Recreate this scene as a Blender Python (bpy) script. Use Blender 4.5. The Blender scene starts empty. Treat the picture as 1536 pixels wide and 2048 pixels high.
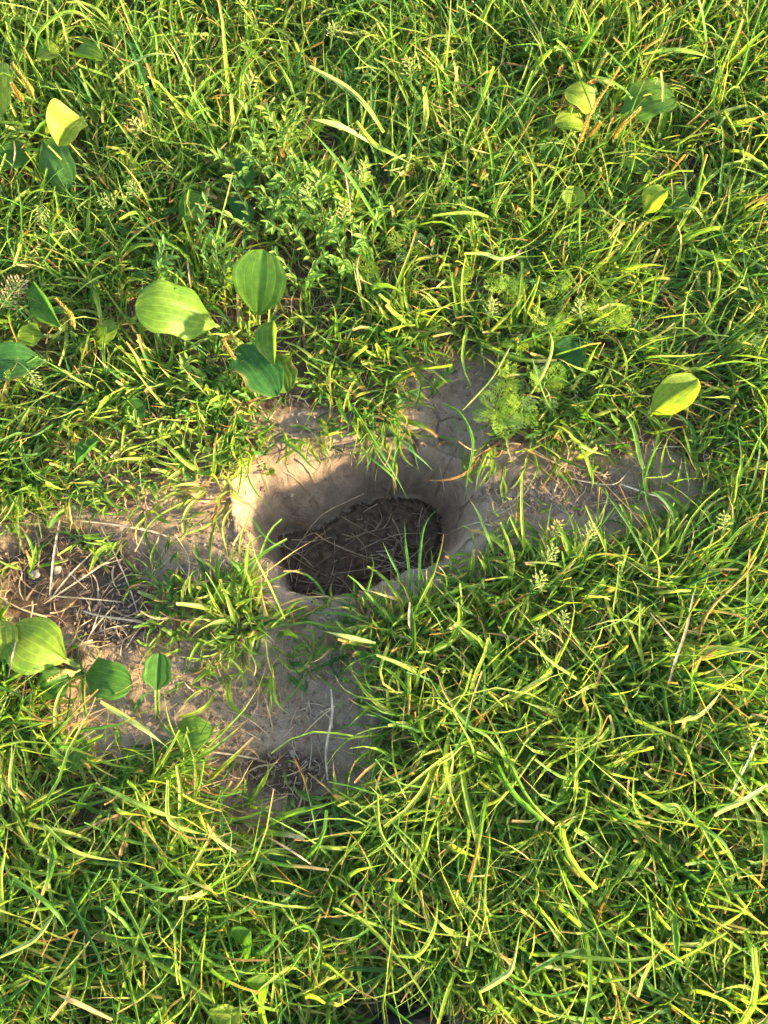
import bpy, math, random
import numpy as np
from mathutils import Vector, Matrix, Euler

rng = np.random.default_rng(7)
random.seed(7)
R = math.radians
scene = bpy.context.scene
col = scene.collection

# ------------------------------------------------------------------ camera
CAM_H, TILT, CAM_Y = 1.08, R(15.0), -0.289
FPX = 768.0 / math.tan(R(22.0))            # focal length in pixels of the 1536 px wide photograph
cam_d = bpy.data.cameras.new('camera')
cam_d.sensor_fit = 'HORIZONTAL'
cam_d.angle = R(44.0)
cam_d.clip_start = 0.02
cam_d.clip_end = 400.0
cam = bpy.data.objects.new('camera', cam_d)
cam.location = (0, CAM_Y, CAM_H)
cam.rotation_euler = (TILT, 0, 0)
col.objects.link(cam)
scene.camera = cam

# ------------------------------------------------------------------ sky, sun, exposure
SUN_EL, SUN_AZ = R(15.5), R(-15.0)          # azimuth from +x (right of the picture), slightly towards the viewer
world = bpy.data.worlds.new('World')
scene.world = world
world.use_nodes = True
nt = world.node_tree
sky = nt.nodes.new('ShaderNodeTexSky')
sky.sky_type = 'NISHITA'
sky.sun_disc = False
sky.sun_elevation = SUN_EL
sky.sun_rotation = math.pi / 2 - SUN_AZ
bg = nt.nodes['Background']
bg.inputs['Strength'].default_value = 0.15
nt.links.new(sky.outputs['Color'], bg.inputs['Color'])
sun_d = bpy.data.lights.new('sun', 'SUN')
sun_d.energy = 5.0
sun_d.angle = R(2.2)
sun_d.color = (1.0, 0.81, 0.46)
sun = bpy.data.objects.new('sun', sun_d)
sdir = Vector((math.cos(SUN_EL) * math.cos(SUN_AZ), math.cos(SUN_EL) * math.sin(SUN_AZ), math.sin(SUN_EL)))
sun.rotation_euler = sdir.to_track_quat('Z', 'Y').to_euler()
sun.location = sdir * 5
col.objects.link(sun)
vs = scene.view_settings
vs.view_transform = 'Standard'
vs.look = 'None'
vs.gamma = 1.0
vs.use_curve_mapping = False
vs.exposure = 2.6
cy = scene.cycles
cy.use_denoising = True
cy.max_bounces = 6
cy.use_adaptive_sampling = True
cy.adaptive_threshold = 0.03
cy.diffuse_bounces = 3
cy.transmission_bounces = 3
cy.glossy_bounces = 1

# ------------------------------------------------------------------ geometry helpers
CT, ST = math.cos(TILT), math.sin(TILT)

def at(px, py, z=0.0):
    """ground-space point seen at a photograph pixel on the plane of height z"""
    px = np.asarray(px, float); py = np.asarray(py, float); z = np.asarray(z, float)
    dx = (px - 768.0) / FPX; dy = -(py - 1024.0) / FPX
    wy = dy * CT + ST; wz = dy * ST - CT
    t = (z - CAM_H) / wz
    return np.stack([dx * t, CAM_Y + wy * t, z + 0 * t], -1)

def pix(x, y, z=0.0):
    """photograph pixel of a ground-space point"""
    ry = y - CAM_Y; rz = z - CAM_H
    cyy = ry * CT + rz * ST; cz = -ry * ST + rz * CT
    return 768 + FPX * x / -cz, 1024 - FPX * cyy / -cz

def _hash(ix, iy, seed):
    h = (ix.astype(np.int64) * 374761393 + iy.astype(np.int64) * 668265263 + seed * 974711) & 0xffffffff
    h = ((h ^ (h >> 13)) * 1274126177) & 0xffffffff
    h = h ^ (h >> 16)
    return (h & 0xffff) / 65535.0

def vnoise(x, y, seed=0):
    x = np.asarray(x, float); y = np.asarray(y, float)
    ix = np.floor(x); iy = np.floor(y)
    fx = x - ix; fy = y - iy
    fx = fx * fx * fx * (fx * (fx * 6 - 15) + 10); fy = fy * fy * fy * (fy * (fy * 6 - 15) + 10)
    a = _hash(ix, iy, seed); b = _hash(ix + 1, iy, seed); c = _hash(ix, iy + 1, seed); d = _hash(ix + 1, iy + 1, seed)
    return (a * (1 - fx) + b * fx) * (1 - fy) + (c * (1 - fx) + d * fx) * fy

def fbm(x, y, oct=4, seed=0):
    s = 0; a = 1.0; n = 0
    for i in range(oct):
        s = s + a * (vnoise(x * 2 ** i + 17.3 * i, y * 2 ** i - 9.1 * i, seed + i) - 0.5); n += a; a *= 0.5
    return s / n * 2

def smooth(a, b, x):
    t = np.clip((x - a) / (b - a), 0, 1)
    return t * t * (3 - 2 * t)

def spline(P, n, closed=False):
    P = np.asarray(P, float); k = len(P)
    if closed:
        Q = np.concatenate([P[-1:], P, P[:2]]); segs = k
    else:
        Q = np.concatenate([2 * P[:1] - P[1:2], P, 2 * P[-1:] - P[-2:-1]]); segs = k - 1
    u = np.linspace(0, segs, n, endpoint=not closed)
    i = np.minimum(u.astype(int), segs - 1); f = (u - i)[:, None]
    p0, p1, p2, p3 = Q[i], Q[i + 1], Q[i + 2], Q[i + 3]
    return 0.5 * (2 * p1 + (p2 - p0) * f + (2 * p0 - 5 * p1 + 4 * p2 - p3) * f ** 2 + (3 * p1 - p0 - 3 * p2 + p3) * f ** 3)

def mesh_np(name, V, F, mat, C=None, UV=None, smooth_shade=True):
    """V (n,3); F (m,k) quads or triangles; C (n,4) colour attribute; UV (n,2) point attribute"""
    V = np.ascontiguousarray(V, np.float32); F = np.ascontiguousarray(F, np.int32)
    me = bpy.data.meshes.new(name)
    m, k = F.shape
    me.vertices.add(len(V)); me.vertices.foreach_set('co', V.ravel())
    me.loops.add(m * k); me.loops.foreach_set('vertex_index', F.ravel())
    me.polygons.add(m)
    me.polygons.foreach_set('loop_start', np.arange(0, m * k, k, dtype=np.int32))
    me.polygons.foreach_set('use_smooth', np.full(m, smooth_shade, bool))
    if C is not None:
        at_ = me.attributes.new('Col', 'FLOAT_COLOR', 'POINT')
        at_.data.foreach_set('color', np.ascontiguousarray(C, np.float32).ravel())
    if UV is not None:
        at_ = me.attributes.new('ruv', 'FLOAT2', 'POINT')
        at_.data.foreach_set('vector', np.ascontiguousarray(UV, np.float32).ravel())
    me.update(calc_edges=True)
    if mat is not None:
        me.materials.append(mat)
    return me

def link(name, me, parent=None):
    o = bpy.data.objects.new(name, me); col.objects.link(o)
    if parent is not None:
        o.parent = parent
    return o

def empty(name, loc):
    o = bpy.data.objects.new(name, None); o.empty_display_size = 0.02
    o.location = Vector([float(v) for v in loc]); col.objects.link(o)
    return o

def tag(o, label, cat=None, group=None, kind=None):
    o['label'] = label
    if cat: o['category'] = cat
    if group: o['group'] = group
    if kind: o['kind'] = kind
    return o

def recentre(V):
    """base point of a vertex cloud, for an origin at the thing's foot"""
    return np.array([V[0, 0], V[0, 1], V[0, 2]])

# ------------------------------------------------------------------ materials
def new_mat(name):
    m = bpy.data.materials.new(name); m.use_nodes = True
    n = m.node_tree; n.nodes.clear()
    return m, n, n.nodes.new, n.links.new

def leaf_material(name, trans=0.42, rough=0.42, spec=0.4, veins=0.0, mottling=0.35, tint=(1.25, 1.2, 0.55), leaf_ribs=False):
    m, n, N, L = new_mat(name)
    out = N('ShaderNodeOutputMaterial')
    a = N('ShaderNodeAttribute'); a.attribute_name = 'Col'
    uv = N('ShaderNodeAttribute'); uv.attribute_name = 'ruv'
    tc = N('ShaderNodeTexCoord')
    ns = N('ShaderNodeTexNoise'); ns.inputs['Scale'].default_value = 160; ns.inputs['Detail'].default_value = 3
    L(tc.outputs['Object'], ns.inputs['Vector'])
    mr = N('ShaderNodeMapRange'); mr.inputs['From Min'].default_value = 0.3; mr.inputs['From Max'].default_value = 0.7
    mr.inputs['To Min'].default_value = 1 - mottling; mr.inputs['To Max'].default_value = 1 + mottling
    L(ns.outputs['Fac'], mr.inputs['Value'])
    mul = N('ShaderNodeMix'); mul.data_type = 'RGBA'; mul.blend_type = 'MULTIPLY'; mul.inputs['Factor'].default_value = 1
    L(a.outputs['Color'], mul.inputs['A']); L(mr.outputs['Result'], mul.inputs['B'])
    # fine lengthwise ribs
    sep = N('ShaderNodeSeparateXYZ'); L(uv.outputs['Vector'], sep.inputs[0])
    w = N('ShaderNodeMath'); w.operation = 'MULTIPLY'; w.inputs[1].default_value = 30.0
    L(sep.outputs['X'], w.inputs[0])
    sn = N('ShaderNodeMath'); sn.operation = 'SINE'; L(w.outputs[0], sn.inputs[0])
    sc = N('ShaderNodeMapRange'); sc.inputs['From Min'].default_value = -1
    sc.inputs['To Min'].default_value = 1 - veins; sc.inputs['To Max'].default_value = 1 + veins
    L(sn.outputs[0], sc.inputs['Value'])
    mul2 = N('ShaderNodeMix'); mul2.data_type = 'RGBA'; mul2.blend_type = 'MULTIPLY'; mul2.inputs['Factor'].default_value = 1
    L(mul.outputs['Result'], mul2.inputs['A']); L(sc.outputs['Result'], mul2.inputs['B'])
    if leaf_ribs:
        sp = N('ShaderNodeTexNoise'); sp.inputs['Scale'].default_value = 210; sp.inputs['Detail'].default_value = 2
        L(tc.outputs['Object'], sp.inputs['Vector'])
        sr = N('ShaderNodeMapRange'); sr.inputs['From Min'].default_value = 0.68; sr.inputs['From Max'].default_value = 0.74
        L(sp.outputs['Fac'], sr.inputs['Value'])
        sm_ = N('ShaderNodeMix'); sm_.data_type = 'RGBA'; sm_.inputs['B'].default_value = (0.16, 0.10, 0.035, 1)
        L(sr.outputs['Result'], sm_.inputs['Factor']); L(mul2.outputs['Result'], sm_.inputs['A']); mul2 = sm_
        ce = N('ShaderNodeMath'); ce.operation = 'MULTIPLY_ADD'; ce.inputs[1].default_value = 7 * math.pi; ce.inputs[2].default_value = -3.5 * math.pi
        L(sep.outputs['X'], ce.inputs[0])
        si = N('ShaderNodeMath'); si.operation = 'SINE'; L(ce.outputs[0], si.inputs[0])
        ab = N('ShaderNodeMath'); ab.operation = 'ABSOLUTE'; L(si.outputs[0], ab.inputs[0])
        mrb = N('ShaderNodeMapRange'); mrb.inputs['From Min'].default_value = 0.08; mrb.inputs['From Max'].default_value = 0.30
        mrb.inputs['To Min'].default_value = 1.45; mrb.inputs['To Max'].default_value = 1.0; L(ab.outputs[0], mrb.inputs['Value'])
        mul3 = N('ShaderNodeMix'); mul3.data_type = 'RGBA'; mul3.blend_type = 'MULTIPLY'; mul3.inputs['Factor'].default_value = 1
        L(mul2.outputs['Result'], mul3.inputs['A']); L(mrb.outputs['Result'], mul3.inputs['B']); mul2 = mul3
    if veins > 0:
        ce = N('ShaderNodeMath'); ce.operation = 'SUBTRACT'; ce.inputs[1].default_value = 0.5; L(sep.outputs['X'], ce.inputs[0])
        ab = N('ShaderNodeMath'); ab.operation = 'ABSOLUTE'; L(ce.outputs[0], ab.inputs[0])
        mrb = N('ShaderNodeMapRange'); mrb.inputs['From Min'].default_value = 0.05; mrb.inputs['From Max'].default_value = 0.16
        mrb.inputs['To Min'].default_value = 1.35; mrb.inputs['To Max'].default_value = 1.0; L(ab.outputs[0], mrb.inputs['Value'])
        mul3 = N('ShaderNodeMix'); mul3.data_type = 'RGBA'; mul3.blend_type = 'MULTIPLY'; mul3.inputs['Factor'].default_value = 1
        L(mul2.outputs['Result'], mul3.inputs['A']); L(mrb.outputs['Result'], mul3.inputs['B']); mul2 = mul3
    pb = N('ShaderNodeBsdfPrincipled')
    pb.inputs['Roughness'].default_value = rough
    pb.inputs['Specular IOR Level'].default_value = spec
    L(mul2.outputs['Result'], pb.inputs['Base Color'])
    bp = N('ShaderNodeBump'); bp.inputs['Strength'].default_value = 0.25; bp.inputs['Distance'].default_value = 0.0006
    L(sn.outputs[0], bp.inputs['Height']); L(bp.outputs['Normal'], pb.inputs['Normal'])
    tr = N('ShaderNodeBsdfTranslucent')
    tm = N('ShaderNodeMix'); tm.data_type = 'RGBA'; tm.blend_type = 'MULTIPLY'; tm.inputs['Factor'].default_value = 1
    L(mul2.outputs['Result'], tm.inputs['A']); tm.inputs['B'].default_value = (*[t * 1.5 for t in tint], 1)
    L(tm.outputs['Result'], tr.inputs['Color'])
    mx = N('ShaderNodeMixShader'); mx.inputs['Fac'].default_value = trans
    L(pb.outputs[0], mx.inputs[1]); L(tr.outputs[0], mx.inputs[2])
    L(mx.outputs[0], out.inputs['Surface'])
    return m

def plain_material(name, c1, c2, scale=60, rough=0.8, spec=0.2, bump=0.0, bscale=400):
    m, n, N, L = new_mat(name)
    out = N('ShaderNodeOutputMaterial'); pb = N('ShaderNodeBsdfPrincipled')
    pb.inputs['Roughness'].default_value = rough; pb.inputs['Specular IOR Level'].default_value = spec
    tc = N('ShaderNodeTexCoord'); ns = N('ShaderNodeTexNoise'); ns.inputs['Scale'].default_value = scale; ns.inputs['Detail'].default_value = 4
    L(tc.outputs['Object'], ns.inputs['Vector'])
    cr = N('ShaderNodeValToRGB'); cr.color_ramp.elements[0].position = 0.32; cr.color_ramp.elements[1].position = 0.68
    cr.color_ramp.elements[0].color = (*c1, 1); cr.color_ramp.elements[1].color = (*c2, 1)
    L(ns.outputs['Fac'], cr.inputs['Fac']); L(cr.outputs['Color'], pb.inputs['Base Color'])
    if bump:
        n2 = N('ShaderNodeTexNoise'); n2.inputs['Scale'].default_value = bscale; n2.inputs['Detail'].default_value = 5
        L(tc.outputs['Object'], n2.inputs['Vector'])
        bp = N('ShaderNodeBump'); bp.inputs['Strength'].default_value = bump; bp.inputs['Distance'].default_value = 0.002
        L(n2.outputs['Fac'], bp.inputs['Height']); L(bp.outputs['Normal'], pb.inputs['Normal'])
    L(pb.outputs[0], out.inputs['Surface'])
    return m

def soil_material():
    m, n, N, L = new_mat('soil')
    out = N('ShaderNodeOutputMaterial'); pb = N('ShaderNodeBsdfPrincipled')
    pb.inputs['Roughness'].default_value = 0.92; pb.inputs['Specular IOR Level'].default_value = 0.12
    tc = N('ShaderNodeTexCoord')
    def noise(s, d, rgh=0.55):
        t = N('ShaderNodeTexNoise'); t.inputs['Scale'].default_value = s; t.inputs['Detail'].default_value = d
        t.inputs['Roughness'].default_value = rgh
        L(tc.outputs['Object'], t.inputs['Vector']); return t
    big = noise(9, 4); mid = noise(70, 6, 0.65); fine = noise(620, 5, 0.7)
    cr = N('ShaderNodeValToRGB')
    e = cr.color_ramp.elements
    e[0].position = 0.30; e[0].color = (0.180, 0.122, 0.078, 1)
    e[1].position = 0.62; e[1].color = (0.330, 0.234, 0.154, 1)
    x = e.new(0.78); x.color = (0.415, 0.308, 0.210, 1)
    s1 = N('ShaderNodeMath'); s1.operation = 'MULTIPLY_ADD'; s1.inputs[1].default_value = 0.62
    L(mid.outputs['Fac'], s1.inputs[0])
    s2 = N('ShaderNodeMath'); s2.operation = 'MULTIPLY'; s2.inputs[1].default_value = 0.40
    L(big.outputs['Fac'], s2.inputs[0]); L(s2.outputs[0], s1.inputs[2])
    L(s1.outputs[0], cr.inputs['Fac'])
    # dark humus showing in the litter-strewn places (an attribute with an outline of its own)
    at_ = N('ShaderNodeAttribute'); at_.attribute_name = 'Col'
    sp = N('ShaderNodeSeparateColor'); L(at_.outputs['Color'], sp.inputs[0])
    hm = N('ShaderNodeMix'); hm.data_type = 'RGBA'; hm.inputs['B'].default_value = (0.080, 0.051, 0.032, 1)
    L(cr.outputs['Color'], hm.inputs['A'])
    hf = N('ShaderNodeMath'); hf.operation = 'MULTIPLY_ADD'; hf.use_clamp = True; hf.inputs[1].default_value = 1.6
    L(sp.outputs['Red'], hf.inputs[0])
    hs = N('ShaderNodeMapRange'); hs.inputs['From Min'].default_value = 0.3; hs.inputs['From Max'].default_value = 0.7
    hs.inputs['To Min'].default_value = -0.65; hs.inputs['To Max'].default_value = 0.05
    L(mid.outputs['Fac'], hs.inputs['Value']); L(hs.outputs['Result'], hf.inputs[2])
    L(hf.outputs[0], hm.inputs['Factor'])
    fm = N('ShaderNodeMapRange'); fm.inputs['From Min'].default_value = 0.25; fm.inputs['From Max'].default_value = 0.75
    fm.inputs['To Min'].default_value = 0.72; fm.inputs['To Max'].default_value = 1.22
    L(fine.outputs['Fac'], fm.inputs['Value'])
    mu = N('ShaderNodeMix'); mu.data_type = 'RGBA'; mu.blend_type = 'MULTIPLY'; mu.inputs['Factor'].default_value = 1
    L(hm.outputs['Result'], mu.inputs['A']); L(fm.outputs['Result'], mu.inputs['B'])
    L(mu.outputs['Result'], pb.inputs['Base Color'])
    ad = N('ShaderNodeMath'); ad.operation = 'MULTIPLY_ADD'; ad.inputs[1].default_value = 0.5
    L(fine.outputs['Fac'], ad.inputs[0]); L(mid.outputs['Fac'], ad.inputs[2])
    bp = N('ShaderNodeBump'); bp.inputs['Strength'].default_value = 0.8; bp.inputs['Distance'].default_value = 0.003
    L(ad.outputs[0], bp.inputs['Height']); L(bp.outputs['Normal'], pb.inputs['Normal'])
    L(pb.outputs[0], out.inputs['Surface'])
    return m

M_GRASS = leaf_material('grass_blade', trans=0.42, rough=0.50, spec=0.32, veins=0.10, mottling=0.22)
M_STRAW = leaf_material('dry_straw', trans=0.12, rough=0.6, spec=0.3, veins=0.12, mottling=0.35, tint=(1.1, 1.0, 0.8))
M_LEAF = leaf_material('broad_leaf', leaf_ribs=True, trans=0.42, rough=0.5, spec=0.22, veins=0.0, mottling=0.20)
M_WEED = leaf_material('weed_leaf', trans=0.36, rough=0.5, spec=0.3, veins=0.0, mottling=0.20)
M_SOIL = soil_material()
M_DARK_SOIL = plain_material('dark_soil', (0.075, 0.048, 0.030), (0.175, 0.118, 0.075), 120, 0.95, 0.1, 0.7, 500)  # darker soil colour for the sheet and crumbs on the hole floor
M_CLOD = plain_material('clod', (0.13, 0.088, 0.056), (0.26, 0.180, 0.118), 150, 0.95, 0.1, 0.6, 700)
M_PEBBLE = plain_material('pebble', (0.22, 0.17, 0.12), (0.34, 0.27, 0.20), 200, 0.75, 0.25, 0.3, 500)

# ------------------------------------------------------------------ the lie of the land
D_HOLE = 0.145
near_px = [(905, 1103), (850, 1131), (805, 1146), (760, 1158), (700, 1180), (640, 1189), (595, 1181), (560, 1163), (543, 1130)]
outer_px = near_px + [(490, 1098), (460, 1040), (452, 975), (470, 900), (560, 870), (660, 862), (760, 866), (845, 872), (915, 895), (965, 945), (985, 1005), (962, 1062)]
OUT = spline(at([p[0] for p in outer_px], [p[1] for p in outer_px], 0.0)[:, :2], 110, True)
far_px = [(556, 1090), (580, 1064), (640, 1048), (700, 1012), (760, 996), (815, 992), (862, 1006), (885, 1040), (884, 1078)]
far_w = at([p[0] for p in far_px], [p[1] for p in far_px], -D_HOLE)[:, :2]
near_w = at([p[0] for p in near_px], [p[1] for p in near_px], 0.0)[:, :2]
cen = at(730, 1080, 0)[:2]
near_in = []
for i, p in enumerate(near_w[:-1]):
    v = cen - p; near_in.append(p + v / np.linalg.norm(v) * (0.006 if i > 0 else 0.012))
INN = spline(np.concatenate([np.array(near_in), far_w]), 100, True)

def poly_sd(P, poly):
    """signed distance (negative inside) of points P (n,2) to a closed polygon"""
    A = poly; B = np.roll(poly, -1, 0)
    d2 = np.full(len(P), 1e9); ins = np.zeros(len(P), bool)
    for a, b in zip(A, B):
        e = b - a; w = P - a
        t = np.clip((w @ e) / (e @ e + 1e-12), 0, 1)
        q = w - t[:, None] * e
        d2 = np.minimum(d2, (q * q).sum(1))
        c = ((a[1] <= P[:, 1]) & (b[1] > P[:, 1])) | ((b[1] <= P[:, 1]) & (a[1] > P[:, 1]))
        if e[1] != 0:
            xi = a[0] + (P[:, 1] - a[1]) * e[0] / e[1]
            ins ^= c & (P[:, 0] < xi)
    d = np.sqrt(d2)
    return np.where(ins, -d, d)

# cracks in the dried soil (photo pixels)
CRACKS = [([(822, 862), (832, 872), (826, 884), (834, 893), (818, 908)], 0.0042, 0.016),
          ([(868, 800), (880, 822), (876, 846), (886, 862)], 0.0016, 0.006),
          ([(886, 822), (905, 815), (930, 822)], 0.0013, 0.005),
          ([(600, 1352), (612, 1368), (606, 1385)], 0.0015, 0.005)]
CRACKS_W = [(spline(at([p[0] for p in c], [p[1] for p in c], 0)[:, :2], 24), w, d) for c, w, d in CRACKS]

BARE = [  # trodden or scraped bare places: centre and radii in photo pixels, rotation, strength
    (715, 1035, 262, 165, 0, 1.0), (895, 825, 92, 108, 0, 0.99), (925, 745, 78, 50, 0, 0.93),
    (1130, 995, 235, 92, 2, 0.97), (1310, 955, 70, 60, 0, 0.75), (395, 1075, 105, 105, 0, 0.95),
    (150, 1115, 200, 88, 0, 0.96), (150, 1195, 150, 85, 0, 0.97), (822, 2060, 120, 58, 0, 1.0), (330, 950, 90, 48, 0, 0.72),
    (620, 1265, 95, 85, 0, 0.94), (525, 1410, 135, 115, 0, 0.99), (560, 1560, 165, 110, 0, 0.98),
    (290, 1390, 150, 110, 0, 0.95), (655, 1420, 80, 150, 0, 0.95), (300, 1270, 130, 70, 0, 0.80), (650, 1665, 70, 60, 0, 0.72),
    (1250, 1275, 62, 50, 0, 0.6), (1390, 330, 55, 45, 0, 0.6), (210, 900, 70, 40, 0, 0.5),
    (620, 860, 110, 40, 0, 0.6), (1000, 1240, 90, 60, 0, 0.4), (180, 1440, 60, 70, 0, 0.7)]
SMOOTHSOIL = [(600, 960, 180, 110), (890, 860, 70, 90), (390, 1085, 60, 60), (480, 1390, 80, 70), (620, 1250, 80, 70), (930, 1040, 90, 60), (700, 1060, 240, 150)]
HUMUS = [(140, 1130, 170, 90), (110, 1200, 140, 80), (230, 1230, 110, 80), (560, 1545, 120, 60), (1240, 1275, 80, 60), (650, 1650, 90, 70), (1380, 330, 80, 60), (310, 920, 80, 40)]

def ell(px, py, c):
    rot = R(c[4]) if len(c) > 4 else 0.0
    dx = px - c[0]; dy = py - c[1]
    u = (dx * math.cos(rot) + dy * math.sin(rot)) / c[2]; v = (-dx * math.sin(rot) + dy * math.cos(rot)) / c[3]
    return np.sqrt(u * u + v * v)

def bare_at(x, y):
    px, py = pix(x, y)
    n = 0.22 * fbm(x * 22, y * 22, 3, 5)
    b = np.zeros_like(px)
    for c in BARE:
        b = np.maximum(b, c[5] * (1 - smooth(0.95, 1.22, ell(px, py, c) + n)))
    return b

def mask_at(x, y, L_, soft=0.5):
    px, py = pix(x, y); b = np.zeros_like(px)
    n = 0.25 * fbm(x * 30, y * 30, 3, 9)
    for c in L_:
        b = np.maximum(b, 1 - smooth(1 - soft, 1 + soft * 0.6, ell(px, py, c) + n))
    return b

hx0, hx1 = OUT[:, 0].min() - 0.02, OUT[:, 0].max() + 0.02
hy0, hy1 = OUT[:, 1].min() - 0.02, OUT[:, 1].max() + 0.02

def height(x, y, detail=True):
    x = np.asarray(x, float); y = np.asarray(y, float)
    shp = x.shape; x = x.ravel(); y = y.ravel()
    z = 0.010 * fbm(x * 3.1, y * 3.1, 3, 1) + 0.004 * fbm(x * 14, y * 14, 3, 2)
    near = (np.abs(x) < 1.4) & (y > -1.2) & (y < 1.6)
    z = np.where(near, z, 0.03 * fbm(x * 0.6, y * 0.6, 3, 3))
    px, py = pix(np.where(near, x, 0), np.where(near, y, 0))
    # scraped gully running up from the hole's far right corner, worn banks
    g = np.exp(-(((px - 895) / 55) ** 2 + ((py - 850) / 85) ** 2)) * near
    z = z - 0.022 * g
    b = bare_at(np.where(near, x, 9), np.where(near, y, 9)) * near
    z = z - 0.010 * b
    hole = (x > hx0) & (x < hx1) & (y > hy0) & (y < hy1)
    inhole = np.zeros_like(x)
    if hole.any():
        P = np.stack([x[hole], y[hole]], -1)
        wob = 0.0065 * np.stack([fbm(P[:, 0] * 38, P[:, 1] * 38, 4, 21), fbm(P[:, 0] * 38, P[:, 1] * 38, 4, 22)], -1)
        so = poly_sd(P + wob, OUT); si = poly_sd(P + wob * 0.8, INN)
        s = np.clip(-so, 0, None) / (np.clip(-so, 0, None) + np.clip(si, 0, None) + 1e-6)
        s = np.where(so > 0, 0, np.where(si < 0, 1, s))
        prof = 0.78 * s ** 1.75 + 0.22 * smooth(0, 1, s)
        prof = prof - 0.05 * np.sin(s * math.pi) * fbm(P[:, 0] * 30, P[:, 1] * 30, 3, 23)
        lip = np.exp(-np.clip(so, 0, None) / 0.012) * (so > 0)
        zz = z[hole] * (1 - 0.7 * s) - D_HOLE * prof - 0.003 * lip
        zz = zz + (si < 0) * 0.010 * fbm(P[:, 0] * 35, P[:, 1] * 35, 3, 24)
        z[hole] = zz; inhole[hole] = s
    if detail:
        sm = mask_at(np.where(near, x, 9), np.where(near, y, 9), SMOOTHSOIL) * near
        rough = np.where(near, 1 - 0.55 * sm, 0)
        z = z + rough * (0.0028 * fbm(x * 60, y * 60, 3, 11) + 0.0024 * np.abs(fbm(x * 150, y * 150, 2, 12)))
        for c, w, d in CRACKS_W:
            bb = (x > c[:, 0].min() - .02) & (x < c[:, 0].max() + .02) & (y > c[:, 1].min() - .02) & (y < c[:, 1].max() + .02)
            if bb.any():
                P = np.stack([x[bb], y[bb]], -1)
                dm = np.sqrt(((P[:, None] - c[None]) ** 2).sum(-1)).min(1)
                dm = dm + 0.0012 * fbm(P[:, 0] * 260, P[:, 1] * 260, 2, 31)
                z[bb] -= d * (1 - smooth(w * 0.25, w, dm))
    return z.reshape(shp)

# ------------------------------------------------------------------ ground sheet
def axis(lo, hi, f0, f1, fine, mid, far):
    a = list(np.arange(f0, f1, fine))
    left = list(np.arange(lo, f0, mid)); right = list(np.arange(f1, hi, mid))
    out_r = [hi]; st = mid
    while out_r[-1] < far:
        st *= 1.45; out_r.append(out_r[-1] + st)
    out_l = [lo - (v - hi) for v in out_r[1:]][::-1]
    return np.array(out_l + left + a + right + out_r)
gx = axis(-0.75, 0.75, hx0 - 0.01, hx1 + 0.01, 0.0017, 0.0048, 60)
gy = axis(-0.70, 0.95, hy0 - 0.01, hy1 + 0.06, 0.0017, 0.0048, 60)
GX, GY = np.meshgrid(gx, gy)
GZ = height(GX, GY)
nx, ny = len(gx), len(gy)
idx = np.arange(nx * ny).reshape(ny, nx)
F = np.stack([idx[:-1, :-1], idx[:-1, 1:], idx[1:, 1:], idx[1:, :-1]], -1).reshape(-1, 4)
near_g = (np.abs(GX) < 1.4) & (GY > -1.2) & (GY < 1.6)
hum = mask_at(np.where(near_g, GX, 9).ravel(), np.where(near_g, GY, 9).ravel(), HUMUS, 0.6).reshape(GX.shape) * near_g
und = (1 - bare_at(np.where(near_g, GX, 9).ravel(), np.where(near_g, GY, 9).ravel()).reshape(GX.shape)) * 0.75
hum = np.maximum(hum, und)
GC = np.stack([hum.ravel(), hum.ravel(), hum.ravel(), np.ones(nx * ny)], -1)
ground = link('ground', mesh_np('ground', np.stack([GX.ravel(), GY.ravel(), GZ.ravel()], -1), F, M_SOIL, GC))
tag(ground, 'dry brown soil ground with a dug hole in the middle', None, None, 'structure')

# ------------------------------------------------------------------ ribbons (blades, straws)
GREENS = np.array([(0.036, 0.105, 0.022), (0.062, 0.148, 0.023), (0.108, 0.198, 0.026), (0.165, 0.250, 0.032), (0.230, 0.295, 0.045), (0.310, 0.345, 0.085)])
DRYS = np.array([(0.38, 0.27, 0.13), (0.30, 0.19, 0.09), (0.44, 0.34, 0.19), (0.34, 0.18, 0.065), (0.24, 0.145, 0.075)])

def green(n, bias=0.45, spread=0.26):
    t = np.clip(rng.normal(bias, spread, n), 0, 0.999) * (len(GREENS) - 1)
    i = t.astype(int); f = (t - i)[:, None]
    return GREENS[i] * (1 - f) + GREENS[i + 1] * f

def dry(n):
    c = DRYS[rng.integers(0, len(DRYS), n)]
    return c * rng.uniform(0.75, 1.2, (n, 1))

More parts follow.
